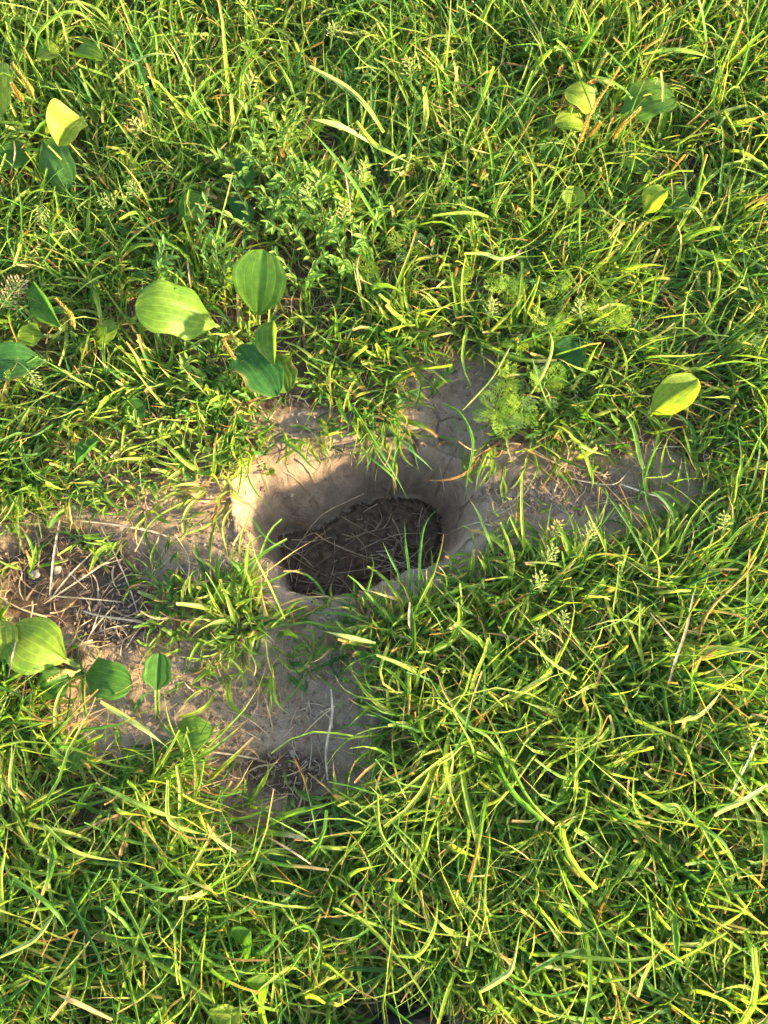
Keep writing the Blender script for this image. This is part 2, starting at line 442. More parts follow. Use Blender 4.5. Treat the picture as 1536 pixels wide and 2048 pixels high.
def blades(base, az, lean, bend, curl, L, W, c0, ctip, tipamt, cut, twist=None, S=8, kink=None, follow=True, fold=0.62):
    """many ribbons at once; every argument an array of length n. Returns V, F, C, UV"""
    n = len(L)
    twist = rng.normal(0, 0.7, n) if twist is None else twist
    s = np.linspace(0, 1, S + 1)
    th = lean[:, None] + bend[:, None] * s[None] ** 1.4
    if kink is not None:
        ks = rng.uniform(0.3, 0.75, n)
        th = th + kink[:, None] * smooth(-0.06, 0.06, s[None] - ks[:, None])
    th = th + rng.uniform(0, 0.22, (n, 1)) * np.sin(s[None] * rng.uniform(4, 9, (n, 1)) + rng.uniform(0, 6, (n, 1)))
    th = np.minimum(th, 2.6)
    ph = az[:, None] + curl[:, None] * s[None] ** 1.2 + rng.uniform(0.05, 0.45, (n, 1)) * np.sin(s[None] * rng.uniform(3, 8, (n, 1)) + rng.uniform(0, 6, (n, 1)))
    T = np.stack([np.sin(th) * np.cos(ph), np.sin(th) * np.sin(ph), np.cos(th)], -1)
    step = (L / S)[:, None, None]
    P = base[:, None, :] + np.concatenate([np.zeros((n, 1, 3)), np.cumsum((T[:, :-1] + T[:, 1:]) * 0.5 * step, 1)], 1)
    if follow:
        hz = height(P[:, :, 0], P[:, :, 1], False) + 0.0025 + rng.uniform(0, 0.014, (n, 1)) * np.minimum(s[None] * 3, 1)
        lowest = base[:, None, 2] - 0.045
        P[:, :, 2] = np.maximum(P[:, :, 2], np.maximum(hz, lowest))
    side = np.stack([-np.sin(ph), np.cos(ph), np.zeros_like(ph)], -1)
    up = np.cross(T, side)
    tw = twist[:, None] * s[None] + rng.normal(0, 0.35, (n, 1))
    A = side * np.cos(tw)[..., None] + up * np.sin(tw)[..., None]
    B = np.cross(A, T)
    wprof = (0.55 + 0.45 * np.minimum(s / 0.3, 1)) * 1.0
    tip = np.where(cut[:, None], 1 - 0.35 * smooth(0.5, 1, s)[None], np.maximum(1 - smooth(0.45, 1.02, s)[None], 0.04))
    w = W[:, None] * wprof[None] * tip * 0.5
    fo = fold * w
    Vl = P - A * w[..., None]; Vr = P + A * w[..., None]; Vm = P + B * fo[..., None]
    V = np.stack([Vl, Vm, Vm, Vr], 2).reshape(-1, 3)
    k = (S + 1) * 4
    f = []
    for i in range(S):
        a = i * 4
        f += [(a, a + 1, a + 5, a + 4), (a + 2, a + 3, a + 7, a + 6)]
    Fc = (np.array(f)[None] + (np.arange(n) * k)[:, None, None]).reshape(-1, 4)
    tb = smooth(1 - tipamt[:, None] - 0.12, 1 - tipamt[:, None] * 0.55 + 0.001, s[None]) * (tipamt[:, None] > 0)
    jitter = 1 + 0.10 * np.sin(s[None] * rng.uniform(5, 30, (n, 1)) + rng.uniform(0, 6, (n, 1)))
    Cc = (c0[:, None] * (1 - tb[..., None]) + ctip[:, None] * tb[..., None]) * jitter[..., None]
    pale = (0.35 * (1 - smooth(0.0, 0.22, s)))[None, :, None]       # pale sheath at the foot
    Cc = Cc * (1 - pale) + np.array([0.24, 0.26, 0.10]) * pale
    C = np.repeat(np.concatenate([Cc, np.ones((n, S + 1, 1))], -1)[:, :, None], 4, 2).reshape(-1, 4)
    U = np.broadcast_to(np.array([0.0, 0.5, 0.5, 1.0])[None, None], (n, S + 1, 4))
    Vv = np.broadcast_to(s[None, :, None], (n, S + 1, 4))
    UV = np.stack([U, Vv], -1).reshape(-1, 2)
    return V, Fc, C, UV

def join(parts):
    V, F_, C, UV = [], [], [], []; o = 0
    for v, f, c, u in parts:
        V.append(v); F_.append(f + o); C.append(c); UV.append(u); o += len(v)
    return np.concatenate(V), np.concatenate(F_), np.concatenate(C), np.concatenate(UV)

def path_ribbon(P, W, c0, c1=None, tip='point', twist=0.0, fold=0.3, n=18, roll0=0.0):
    """one ribbon along a smoothed 3-D path"""
    Q = spline(P, n); T = np.gradient(Q, axis=0); T /= np.linalg.norm(T, axis=1)[:, None] + 1e-9
    side = np.cross(T, np.array([0, 0, 1.0])); ln = np.linalg.norm(side, axis=1)[:, None]
    side = np.where(ln > 0.05, side / (ln + 1e-9), np.array([1.0, 0, 0]))
    for i in range(1, n):
        if (side[i] * side[i - 1]).sum() < 0: side[i] *= -1
    s = np.linspace(0, 1, n)
    up = np.cross(side, T)
    a = roll0 + twist * s
    A = side * np.cos(a)[:, None] + up * np.sin(a)[:, None]; B = np.cross(T, A)
    if tip == 'point': pr = (0.6 + 0.4 * np.minimum(s / 0.25, 1)) * np.maximum(1 - smooth(0.5, 1.02, s), 0.04)
    elif tip == 'cut': pr = (0.6 + 0.4 * np.minimum(s / 0.25, 1)) * (1 - 0.25 * smooth(0.6, 1, s))
    else: pr = np.ones(n)
    w = (W * pr * 0.5)[:, None]
    V = np.stack([Q - A * w, Q + B * w * fold * 2, Q + B * w * fold * 2, Q + A * w], 1).reshape(-1, 3)
    f = []
    for i in range(n - 1):
        k = i * 4; f += [(k, k + 1, k + 5, k + 4), (k + 2, k + 3, k + 7, k + 6)]
    c1 = c0 if c1 is None else c1
    tb = smooth(0.72, 1.0, s)[:, None]
    j = (1 + 0.10 * np.sin(s * random.uniform(8, 30) + random.uniform(0, 6)))[:, None]
    cc = (np.array(c0)[None] * (1 - tb) + np.array(c1)[None] * tb) * j
    C = np.repeat(np.concatenate([cc, np.ones((n, 1))], 1), 4, 0)
    UV = np.stack([np.tile([0, .5, .5, 1.0], n), np.repeat(s, 4)], -1)
    return V, np.array(f), C, UV

def tube(P, r, c0, c1=None, n=12, k=5):
    """one thin stalk along a smoothed path; r a number or (start, end)"""
    Q = spline(P, n); T = np.gradient(Q, axis=0); T /= np.linalg.norm(T, axis=1)[:, None] + 1e-9
    ref = np.array([0.31, 0.17, 0.93]); X = np.cross(T, ref); X /= np.linalg.norm(X, axis=1)[:, None] + 1e-9; Y = np.cross(T, X)
    r0, r1 = (r, r) if np.isscalar(r) else r
    rr = np.linspace(r0, r1, n)[:, None, None]
    a = np.linspace(0, 2 * math.pi, k, endpoint=False)
    V = (Q[:, None] + rr * (X[:, None] * np.cos(a)[None, :, None] + Y[:, None] * np.sin(a)[None, :, None])).reshape(-1, 3)
    f = []
    for i in range(n - 1):
        for j in range(k):
            f.append((i * k + j, i * k + (j + 1) % k, (i + 1) * k + (j + 1) % k, (i + 1) * k + j))
    c1 = c0 if c1 is None else c1
    s = np.linspace(0, 1, n)[:, None]
    jit = 1 + 0.15 * np.sin(s * random.uniform(10, 40) + random.uniform(0, 6))
    cc = (np.array(c0) * (1 - s) + np.array(c1) * s) * jit
    C = np.repeat(np.concatenate([cc, np.ones((n, 1))], 1), k, 0)
    UV = np.stack([np.tile(np.arange(k) / k, n), np.repeat(s[:, 0], k)], -1)
    return V, np.array(f), C, UV

def build(name, data, mat, label=None, cat=None, group=None, parent=None, kind=None, foot=None):
    V, F_, C, UV = data
    if parent is None and kind is None:
        o0 = np.array(foot if foot is not None else V[0], float)
        ob = link(name, mesh_np(name, V - o0, F_, mat, C, UV)); ob.location = o0.tolist()
    else:
        off = np.array(parent.location) if parent is not None else 0
        ob = link(name, mesh_np(name, V - off, F_, mat, C, UV), parent)
    if label: tag(ob, label, cat, group, kind)
    return ob

# ------------------------------------------------------------------ where the weeds grow
LG, LM, LD, LY = (0.060, 0.140, 0.014), (0.046, 0.122, 0.015), (0.028, 0.092, 0.018), (0.125, 0.20, 0.018)
# plant: foot pixel, label, leaves [(foot px, tip px, z foot, z tip, width, colour, dict)], spikes [(path px, heights)]
PLANTS = [
    ((455, 655), 'plantain with two large leaves left of the middle', [
        ((440, 655), (268, 606), 0.030, 0.095, 0.064, LG, dict(sag=0.020, petiole=0.05, yellow=0.18, cup=-0.08, seed=1, roll=0.15)),
        ((516, 648), (527, 496), 0.020, 0.105, 0.062, LM, dict(sag=0.012, petiole=0.10, yellow=0.10, cup=0.06, seed=2, roll=-0.1)),
        ((548, 735), (545, 640), 0.05, 0.070, 0.040, LG, dict(sag=0.015, petiole=0.05, yellow=0.2, curlside=0.5, seed=3, edge=0.6, roll=0.4)),
        ((472, 685), (555, 790), 0.030, 0.045, 0.050, LD, dict(sag=0.012, petiole=0.08, wave=0.16, seed=4, edge=0.7)),
        ((540, 700), (575, 785), 0.030, 0.035, 0.040, LM, dict(sag=0.004, petiole=0.1, wave=0.12, yellow=0.25, edge=1.0, seed=5))],
        [([(480, 660), (462, 672), (448, 678), (470, 716)], (0.03, 0.06, 0.08, 0.075))]),
    ((165, 1345), 'plantain growing in the litter at the lower left', [
        ((160, 1335), (18, 1258), 0.012, 0.050, 0.064, LG, dict(sag=0.022, petiole=0.16, wave=0.10, yellow=0.30, seed=11, roll=0.25)),
        ((168, 1348), (264, 1370), 0.016, 0.030, 0.043, LM, dict(sag=0.010, petiole=0.06, seed=12, roll=-0.15)),
        ((172, 1440), (130, 1545), 0.016, 0.030, 0.040, LM, dict(sag=0.01, petiole=0.25, yellow=0.12, seed=13)),
        ((150, 1350), (78, 1385), 0.012, 0.025, 0.034, LM, dict(sag=0.01, petiole=0.1, seed=14)),
        ((20, 1330), (2, 1240), 0.03, 0.05, 0.040, LY, dict(sag=0.01, petiole=0.1, seed=15, yellow=0.4))],
        [([(160, 1340), (148, 1345), (132, 1342), (98, 1360)], (0.03, 0.04, 0.045, 0.035))]),
    ((315, 1440), 'plantain with one upright oval leaf below the small tuft', [
        ((315, 1432), (318, 1305), 0.006, 0.040, 0.031, LM, dict(sag=0.006, petiole=0.40, seed=21, roll=-0.1)),
        ((345, 1470), (425, 1462), 0.012, 0.030, 0.034, LG, dict(sag=0.01, petiole=0.1, seed=22, yellow=0.1))], []),
    ((90, 700), 'plantain at the left edge with a dark level leaf', [
        ((95, 722), (-40, 745), 0.03, 0.040, 0.048, LD, dict(sag=0.012, petiole=0.05, wave=0.08, seed=31, edge=0.4)),
        ((125, 660), (65, 565), 0.05, 0.065, 0.038, LG, dict(sag=0.008, petiole=0.05, wave=0.1, seed=32, curlside=0.5, roll=0.5)),
        ((130, 675), (35, 672), 0.02, 0.035, 0.030, LY, dict(sag=0.004, petiole=0.45, seed=33)),
        ((185, 690), (235, 655), 0.02, 0.05, 0.034, LG, dict(sag=0.004, petiole=0.1, seed=34, yellow=0.3))],
        [([(150, 660), (148, 650), (142, 630), (112, 598)], (0.03, 0.05, 0.07, 0.075))]),
    ((160, 905), 'small plantain leaf pair above the left bank', [
        ((150, 935), (195, 880), 0.014, 0.035, 0.030, LM, dict(sag=0.004, petiole=0.08, seed=41, roll=0.3, curlside=0.4)),
        ((240, 845), (290, 810), 0.012, 0.03, 0.034, LM, dict(sag=0.004, petiole=0.08, seed=42))], []),
    ((95, 290), 'plantain at the top left with a curled yellow-edged leaf', [
        ((85, 280), (138, 372), 0.05, 0.055, 0.046, LD, dict(sag=0.016, petiole=0.04, seed=51, curlside=-0.5, yellow=0.06)),
        ((165, 235), (115, 290), 0.07, 0.085, 0.044, LY, dict(sag=0.01, petiole=0.05, seed=52, curlside=0.5, yellow=0.4)),
        ((70, 310), (-10, 325), 0.04, 0.045, 0.040, LM, dict(sag=0.005, petiole=0.05, seed=53)),
        ((140, 110), (205, 120), 0.06, 0.07, 0.032, LG, dict(sag=0.005, petiole=0.05, seed=54, curlside=0.5, yellow=0.15)),
        ((70, 115), (120, 105), 0.05, 0.06, 0.030, LY, dict(sag=0.005, petiole=0.05, seed=55, yellow=0.4)),
        ((5, 250), (0, 120), 0.05, 0.09, 0.038, LY, dict(sag=0.01, petiole=0.1, seed=56, yellow=0.25))],
        [([(70, 200), (65, 188), (58, 172), (26, 128)], (0.05, 0.08, 0.10, 0.12)), ([(48, 210), (44, 200), (36, 188), (24, 168)], (0.05, 0.07, 0.09, 0.10))]),
    ((1215, 255), 'plantain with brown seed spikes at the top right', [
        ((1225, 240), (1352, 190), 0.04, 0.060, 0.056, LM, dict(sag=0.012, petiole=0.12, seed=61, yellow=0.08)),
        ((1195, 235), (1130, 180), 0.04, 0.065, 0.038, LY, dict(sag=0.01, petiole=0.1, seed=62, yellow=0.3)),
        ((1235, 290), (1295, 345), 0.025, 0.020, 0.038, LM, dict(sag=0.004, petiole=0.1, seed=63)),
        ((1120, 285), (1085, 312), 0.03, 0.035, 0.030, LG, dict(sag=0.004, petiole=0.1, seed=64)),
        ((1180, 260), (1110, 245), 0.03, 0.055, 0.034, LY, dict(sag=0.01, petiole=0.1, seed=65, yellow=0.35))],
        [([(1140, 330), (1160, 280), (1185, 220), (1238, 138)], (0.02, 0.07, 0.11, 0.15)), ([(1225, 285), (1228, 275), (1245, 252), (1280, 218)], (0.03, 0.06, 0.08, 0.11)), ([(1170, 280), (1178, 270), (1190, 258), (1200, 245)], (0.04, 0.06, 0.07, 0.08))]),
    ((1300, 425), 'plantain half hidden in the upper right grass', [
        ((1285, 430), (1335, 378), 0.03, 0.060, 0.036, LY, dict(sag=0.008, petiole=0.05, seed=71, yellow=0.3, curlside=0.4)),
        ((1310, 425), (1378, 388), 0.02, 0.04, 0.038, LG, dict(sag=0.005, petiole=0.05, seed=72)),
        ((1140, 420), (1150, 370), 0.03, 0.05, 0.028, LY, dict(sag=0.005, petiole=0.05, seed=73, yellow=0.2))], []),
    ((1305, 815), 'plantain with one glowing yellow-green leaf at the right', [
        ((1300, 828), (1398, 756), 0.030, 0.065, 0.042, LY, dict(sag=0.010, petiole=0.02, seed=81, yellow=0.25, curlside=0.45, roll=-0.2, edge=0.4))], []),
    ((1110, 725), 'dark plantain leaf under the feathery weeds', [
        ((1100, 740), (1162, 690), 0.012, 0.03, 0.042, LD, dict(sag=0.004, petiole=0.1, seed=91))], []),
    ((480, 400), 'plantain sunk in the dark upper left grass', [
        ((470, 445), (500, 405), 0.03, 0.045, 0.040, LD, dict(sag=0.005, petiole=0.1, seed=101)),
        ((475, 370), (505, 335), 0.03, 0.05, 0.040, LD, dict(sag=0.005, petiole=0.1, seed=102)),
        ((355, 440), (410, 400), 0.03, 0.045, 0.040, LG, dict(sag=0.004, petiole=0.1, seed=103, yellow=0.1))], []),
    ((210, 1960), 'plantain leaf in the lower left grass', [
        ((480, 1890), (500, 1860), 0.05, 0.07, 0.032, LG, dict(sag=0.004, petiole=0.05, seed=111, curlside=0.4))], []),
    ((525, 1965), 'curled plantain leaf in the grass near the lower edge', [
        ((515, 1985), (535, 1955), 0.05, 0.07, 0.03, LG, dict(sag=0.01, petiole=0.05, seed=121, curlside=0.6, yellow=0.2)),
        ((440, 2060), (475, 2020), 0.04, 0.06, 0.04, LY, dict(sag=0.01, petiole=0.05, seed=122, yellow=0.3))], [])]
WEEDS = [(820, 505, 9, 1.1, 'feathery weed highest in the middle grass'), (735, 555, 7, 0.9, 'feathery weed by the pale straw in the middle'), (920, 570, 7, 0.9, 'feathery weed right of the middle with brown tip'),
         (1012, 596, 8, 1.0, 'feathery weed leftmost of the row over the right bank'), (1062, 575, 7, 0.9, 'feathery weed second in the row over the right bank'), (1120, 590, 6, 0.9, 'feathery weed third in the row over the right bank'),
         (1212, 640, 10, 1.15, 'yellow feathery weed ending the row over the right bank'), (1100, 668, 10, 1.1, 'yellowish feathery weed above the dark plantain leaf'), (1032, 700, 8, 0.9, 'dark feathery weed left of the dark plantain leaf'),
         (1085, 778, 10, 1.1, 'feathery weed right of the bright one at the soil edge'), (1015, 770, 9, 1.0, 'feathery weed just above the bright one'), (990, 828, 13, 1.25, 'bright bushy feathery weed at the edge of the bare soil'), (1040, 830, 9, 1.1, 'feathery weed touching the bright bushy one'),
         (1345, 1305, 6, 0.7, 'small feathery weed in the large right hand tuft'), (1500, 705, 6, 0.8, 'pale feathery weed at the right edge'), (490, 738, 6, 0.8, 'bluish sprig on the dark plantain leaf'), (620, 268, 6, 0.9, 'feathery sprig deep in the upper grass'), (90, 440, 6, 0.8, 'feathery weed at the left edge'), (40, 770, 5, 0.8, 'pale sprig below the level plantain leaf')]
KNOT = [(480, 325, 'in the darkest upper left grass'), (520, 300, 'right of the sunken plantain'), (565, 345, 'left of the long slanting blade'), (610, 390, 'under the long slanting blade'), (650, 430, 'below the long slanting blade'),
        (580, 440, 'left of the middle above the plantain'), (540, 380, 'above the sunken plantain leaf'), (700, 380, 'beside the upright pale straw'), (625, 480, 'between the upright straw and plantain'), (560, 255, 'beneath the short broad pale blade'), (510, 430, 'just above the upright plantain leaf'), (660, 350, 'crossing the long slanting blade'),
        (300, 545, 'above the big horizontal plantain leaf'), (385, 470, 'left of the upright plantain leaf'), (415, 750, 'pale, below the plantain spike'), (345, 770, 'pale, left of the one below the spike'), (380, 800, 'low, above the left bank'), (300, 875, 'pale, at the upper left bank'), (515, 800, 'beneath the dark plantain leaf'),
        (860, 770, 'on the bare soil above the gully'), (430, 540, 'between the two large plantain leaves'), (740, 470, 'right of the knotweed patch'), (1470, 1190, 'at the right edge beside the bank'), (690, 500, 'at the foot of the upright straw'), (600, 540, 'right of the upright plantain leaf')]

# room the broad-leaved plants keep free of grass: centre and radius in photo pixels
CLEAR = []
for _f, _l, _lv, _sp in PLANTS:
    for b, t, zb, zt, wd, c, kw in _lv:
        for k_ in (0.35, 0.75, 1.0):
            CLEAR.append((b[0] + (t[0] - b[0]) * k_ + 14, b[1] + (t[1] - b[1]) * k_, wd / 0.00058 * 0.50 + 4, 0.80))
for w_ in WEEDS: CLEAR.append((w_[0] + 8, w_[1], 36, 0.65))
for k_ in KNOT: CLEAR.append((k_[0] + 6, k_[1], 34, 0.4))

def clear_at(x, y):
    px, py = pix(x, y, 0.03); b = np.zeros_like(px)
    for cx, cy_, r, st in CLEAR:
        b = np.maximum(b, st * (1 - smooth(0.7, 1.15, np.hypot(px - cx, py - cy_) / r)))
    return b

# ------------------------------------------------------------------ the sward: region by region
FLOW = [  # combed directions: centre and radius in photo pixels, heading in degrees (0 = right, 90 = away), strength
    (250, 1700, 260, -15, 0.75), (80, 1900, 180, 25, 0.7), (1430, 1280, 170, 5, 0.85), (1450, 1050, 160, 50, 0.6),
    (850, 1580, 130, 215, 0.4), (930, 1700, 160, -80, 0.5), (1250, 560, 230, 15, 0.5), (1480, 640, 150, 10, 0.6),
    (80, 930, 160, -20, 0.6), (330, 900, 150, 200, 0.4), (200, 1480, 170, -25, 0.6), (650, 330, 200, 70, 0.55),
    (150, 150, 220, 60, 0.35), (1000, 250, 250, 110, 0.3), (1200, 1700, 200, -60, 0.35), (1300, 1900, 230, 150, 0.4), (600, 1900, 200, 40, 0.35),
    (560, 1690, 130, -85, 0.9), (720, 1560, 90, -60, 0.5), (380, 1600, 110, -70, 0.6), (700, 820, 120, -60, 0.5), (1150, 870, 140, -100, 0.4), (1400, 870, 120, -30, 0.4), (1050, 1500, 150, 160, 0.3)]
LEN = [(200, 1750, 350, 0.135), (900, 1700, 350, 0.120), (1400, 1300, 220, 0.125), (1300, 1800, 300, 0.105), (600, 250, 300, 0.085), (150, 200, 250, 0.105),
       (1100, 250, 300, 0.095), (700, 850, 200, 0.055), (1150, 900, 150, 0.060), (300, 1100, 250, 0.055), (1250, 600, 200, 0.085), (300, 600, 200, 0.085), (1000, 1250, 150, 0.075), (400, 1350, 120, 0.07)]

SHOE_XY = at(822, 2034, 0.060)
def wide_bare(x, y):
    px, py = pix(x, y); b = np.zeros_like(px)
    for c in BARE:
        b = np.maximum(b, c[5] * (1 - smooth(1.0, 1.7, ell(px, py, c))))
    return b

def sward(npts, region, dens_fn, S=8, small=1.0):
    x = rng.uniform(region[0], region[1], npts); y = rng.uniform(region[2], region[3], npts)
    keep = dens_fn(x, y) > rng.uniform(0, 1, npts)
    x, y = x[keep], y[keep]; n = len(x)
    px, py = pix(x, y)
    # flow
    fx = np.zeros(n); fy = np.zeros(n)
    for cx, cy_, r, a, st in FLOW:
        g = st * np.exp(-((px - cx) ** 2 + (py - cy_) ** 2) / r ** 2)
        fx += g * math.cos(R(a)); fy += g * math.sin(R(a))
    ln = np.full(n, 0.09 * 0.25); wt = np.full(n, 0.25)
    for cx, cy_, r, l in LEN:
        g = np.exp(-((px - cx) ** 2 + (py - cy_) ** 2) / r ** 2); ln += g * l; wt += g
    ln = ln / wt
    ln = ln * (1 - 0.55 * np.clip(clear_at(x, y), 0, 1)) * (1 - 0.5 * wide_bare(x, y))
    ln = ln * (1 - 0.6 * (np.hypot((x - SHOE_XY[0]), (y - SHOE_XY[1])) < 0.06))
    return x, y, fx, fy, ln

def grow(x, y, fx, fy, ln, per, S=8, wmul=1.0, deadfrac=0.065, bias=0.46):
    """tufts at (x, y), per = blades in each"""
    n = len(x); k = rng.poisson(per, n) + 2
    i = np.repeat(np.arange(n), k); m = len(i)
    tr = 0.007 + 0.013 * rng.random(n)
    oa = rng.uniform(0, 2 * math.pi, m); orr = tr[i] * np.sqrt(rng.random(m))
    bx = x[i] + np.cos(oa) * orr; by = y[i] + np.sin(oa) * orr
    taz = rng.uniform(0, 2 * math.pi, n)
    dx = fx[i] * 1.5 + 0.45 * np.cos(taz[i]) + 0.75 * np.cos(oa); dy = fy[i] * 1.5 + 0.45 * np.sin(taz[i]) + 0.75 * np.sin(oa)
    az = np.arctan2(dy, dx) + rng.normal(0, 0.35, m)
    strength = np.clip(np.hypot(fx[i], fy[i]), 0, 1)
    lean = np.abs(rng.normal(0.45, 0.30, m)) + 0.35 * strength
    bend = np.abs(rng.normal(0.90, 0.60, m)) + 0.2 * strength
    curl = rng.normal(0, 0.85, m)
    L = 0.70 * ln[i] * rng.lognormal(0, 0.36, m)
    W = np.clip(rng.lognormal(math.log(0.0030), 0.42, m), 0.0011, 0.0075) * wmul
    tb = rng.normal(0, 0.16, n)
    c0 = green(m, bias, 0.31) * (1 + tb[i][:, None])
    dead = rng.random(m) < deadfrac
    d = dry(m); c0 = np.where(dead[:, None], d, c0)
    lean = np.where(dead, lean + 0.5, lean); W = np.where(dead, W * 0.6, W)
    tipamt = np.where(rng.random(m) < 0.36, rng.uniform(0.04, 0.26, m), 0.0)
    cut = rng.random(m) < 0.38
    kink = np.where(rng.random(m) < 0.17, rng.uniform(0.5, 1.6, m), 0.0)
    z = height(bx, by, False) - 0.004
    ctip = dry(m) * np.array([1.1, 0.95, 0.75])
    return blades(np.stack([bx, by, z], -1), az, lean, bend, curl, L, W, c0, ctip, tipamt, cut, S=S, kink=kink)

def in_view(x, y, m=0.0):
    px, py = pix(x, y)
    return (px > -90 - m) & (px < 1626 + m) & (py > -90 - m) & (py < 2138 + m)

def off_shoe(x, y):
    return 1.0 - ((np.abs(x - SHOE_XY[0]) < 0.066) & (y < SHOE_XY[1] + 0.022) & (y > SHOE_XY[1] - 0.31))

def dens_in(x, y):
    b = bare_at(x, y); b = np.where(b > 0.99, 1.0, b)
    thin = 0.72 + 0.5 * fbm(x * 9, y * 9, 3, 44)
    return np.where(in_view(x, y), off_shoe(x, y) * (1 - b) * (1 - clear_at(x, y)) * np.clip(thin, 0.35, 1), 0)

def dens_out(x, y):
    return np.where(in_view(x, y), 0, np.clip(0.95 - 0.25 * np.hypot(x, y - 0.1), 0.3, 1) * off_shoe(x, y))

a = sward(11800, (-0.72, 0.72, -0.66, 0.86), dens_in)
G1 = grow(*a, per=6.5, S=6)
build('grass', G1, M_GRASS, 'dense green and yellowish lawn grass round the hole', 'grass', None, kind='stuff')
b_ = sward(9500, (-1.3, 1.3, -1.1, 1.55), dens_out)
G2 = grow(*b_, per=4.5, S=4, wmul=1.5)
build('grass', G2, M_GRASS, 'lawn grass that carries on beyond the trampled place', 'grass', None, kind='stuff')
# low fine understorey
u_ = sward(4200, (-0.72, 0.72, -0.66, 0.86), dens_in)
u_ = (u_[0], u_[1], u_[2] * 0.4, u_[3] * 0.4, u_[4] * 0.55)
G3 = grow(*u_, per=5.0, S=5, wmul=0.8, deadfrac=0.24, bias=0.42)
build('grass', G3, M_GRASS, 'short fine undergrowth of grass beneath the taller blades', 'grass', None, kind='stuff')

# ------------------------------------------------------------------ dead litter lying on the soil
def litter(n, region, fn, Lr, Wr, cols=None, S=4, lift=0.002):
    x = rng.uniform(region[0], region[1], n); y = rng.uniform(region[2], region[3], n)
    keep = fn(x, y) > rng.random(n); x, y = x[keep], y[keep]; m = len(x)
    L = rng.uniform(*Lr, m); W = rng.uniform(*Wr, m); az = rng.uniform(0, 2 * math.pi, m); curl = rng.normal(0, 0.9, m)
    s = np.linspace(0, 1, S + 1); ph = az[:, None] + curl[:, None] * s[None]
    st = (L / S)[:, None]
    X = x[:, None] + np.cumsum(np.cos(ph) * st, 1); Y = y[:, None] + np.cumsum(np.sin(ph) * st, 1)
    Z = height(X, Y, False) + lift + rng.uniform(0, 0.005, (m, 1)) + 0.004 * rng.random((m, 1)) * np.sin(s[None] * math.pi)
    P = np.stack([X, Y, Z], -1); side = np.stack([-np.sin(ph), np.cos(ph), 0.5 * rng.normal(0, 1, ph.shape)], -1)
    w = (W[:, None] * 0.5 * (1 - 0.5 * s[None]))[..., None]
    V = np.stack([P - side * w, P + side * w], 2).reshape(-1, 3)
    f = np.array([(i * 2, i * 2 + 1, i * 2 + 3, i * 2 + 2) for i in range(S)])
    Fc = (f[None] + (np.arange(m) * (S + 1) * 2)[:, None, None]).reshape(-1, 4)
    c = dry(m) * rng.uniform(0.55, 1.05, (m, 1)) if cols is None else cols[rng.integers(0, len(cols), m)] * rng.uniform(0.7, 1.2, (m, 1))
    C = np.repeat(np.concatenate([c, np.ones((m, 1))], 1), (S + 1) * 2, 0)
    UV = np.tile(np.stack([np.tile([0, 1.0], S + 1), np.repeat(s, 2)], -1), (m, 1))
    return V, Fc, C, UV

FIBRES = np.array([(0.30, 0.21, 0.13), (0.22, 0.14, 0.09), (0.38, 0.28, 0.18), (0.16, 0.10, 0.065)])
def litter_fn(x, y):
    sm = mask_at(x, y, SMOOTHSOIL, 0.4)
    b = bare_at(x, y)
    return np.where(in_view(x, y), np.clip(0.95 - 0.82 * sm, 0, 1) * np.where(b > 0.3, 1, 0.35), 0)
Lt = join([litter(17000, (-0.72, 0.72, -0.66, 0.86), litter_fn, (0.008, 0.035), (0.0006, 0.0014), FIBRES),
           litter(3800, (-0.72, 0.72, -0.66, 0.86), litter_fn, (0.02, 0.07), (0.0012, 0.0026))])
build('dry_grass_litter', Lt, M_STRAW, 'fine dead grass fibres matted on the bare soil', 'litter', None, kind='stuff')

# ------------------------------------------------------------------ hole floor: darker crumbly soil and straw
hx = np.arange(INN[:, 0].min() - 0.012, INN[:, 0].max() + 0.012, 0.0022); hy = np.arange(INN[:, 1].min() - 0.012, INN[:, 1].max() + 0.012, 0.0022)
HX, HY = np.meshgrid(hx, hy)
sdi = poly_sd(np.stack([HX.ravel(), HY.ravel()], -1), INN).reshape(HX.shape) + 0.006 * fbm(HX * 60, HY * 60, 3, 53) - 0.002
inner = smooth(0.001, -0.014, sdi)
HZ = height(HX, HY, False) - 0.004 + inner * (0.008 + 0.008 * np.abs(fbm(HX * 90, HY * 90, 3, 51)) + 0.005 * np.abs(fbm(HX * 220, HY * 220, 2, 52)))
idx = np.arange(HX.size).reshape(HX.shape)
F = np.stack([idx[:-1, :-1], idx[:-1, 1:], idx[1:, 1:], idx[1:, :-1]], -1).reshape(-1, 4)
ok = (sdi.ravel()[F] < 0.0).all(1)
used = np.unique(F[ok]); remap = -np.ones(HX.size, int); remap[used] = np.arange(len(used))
hm_ = link('dark_soil', mesh_np('dark_soil', np.stack([HX.ravel(), HY.ravel(), HZ.ravel()], -1)[used], remap[F[ok]], M_DARK_SOIL))
tag(hm_, 'dark crumbly soil on the floor of the hole', 'soil', None, 'stuff')

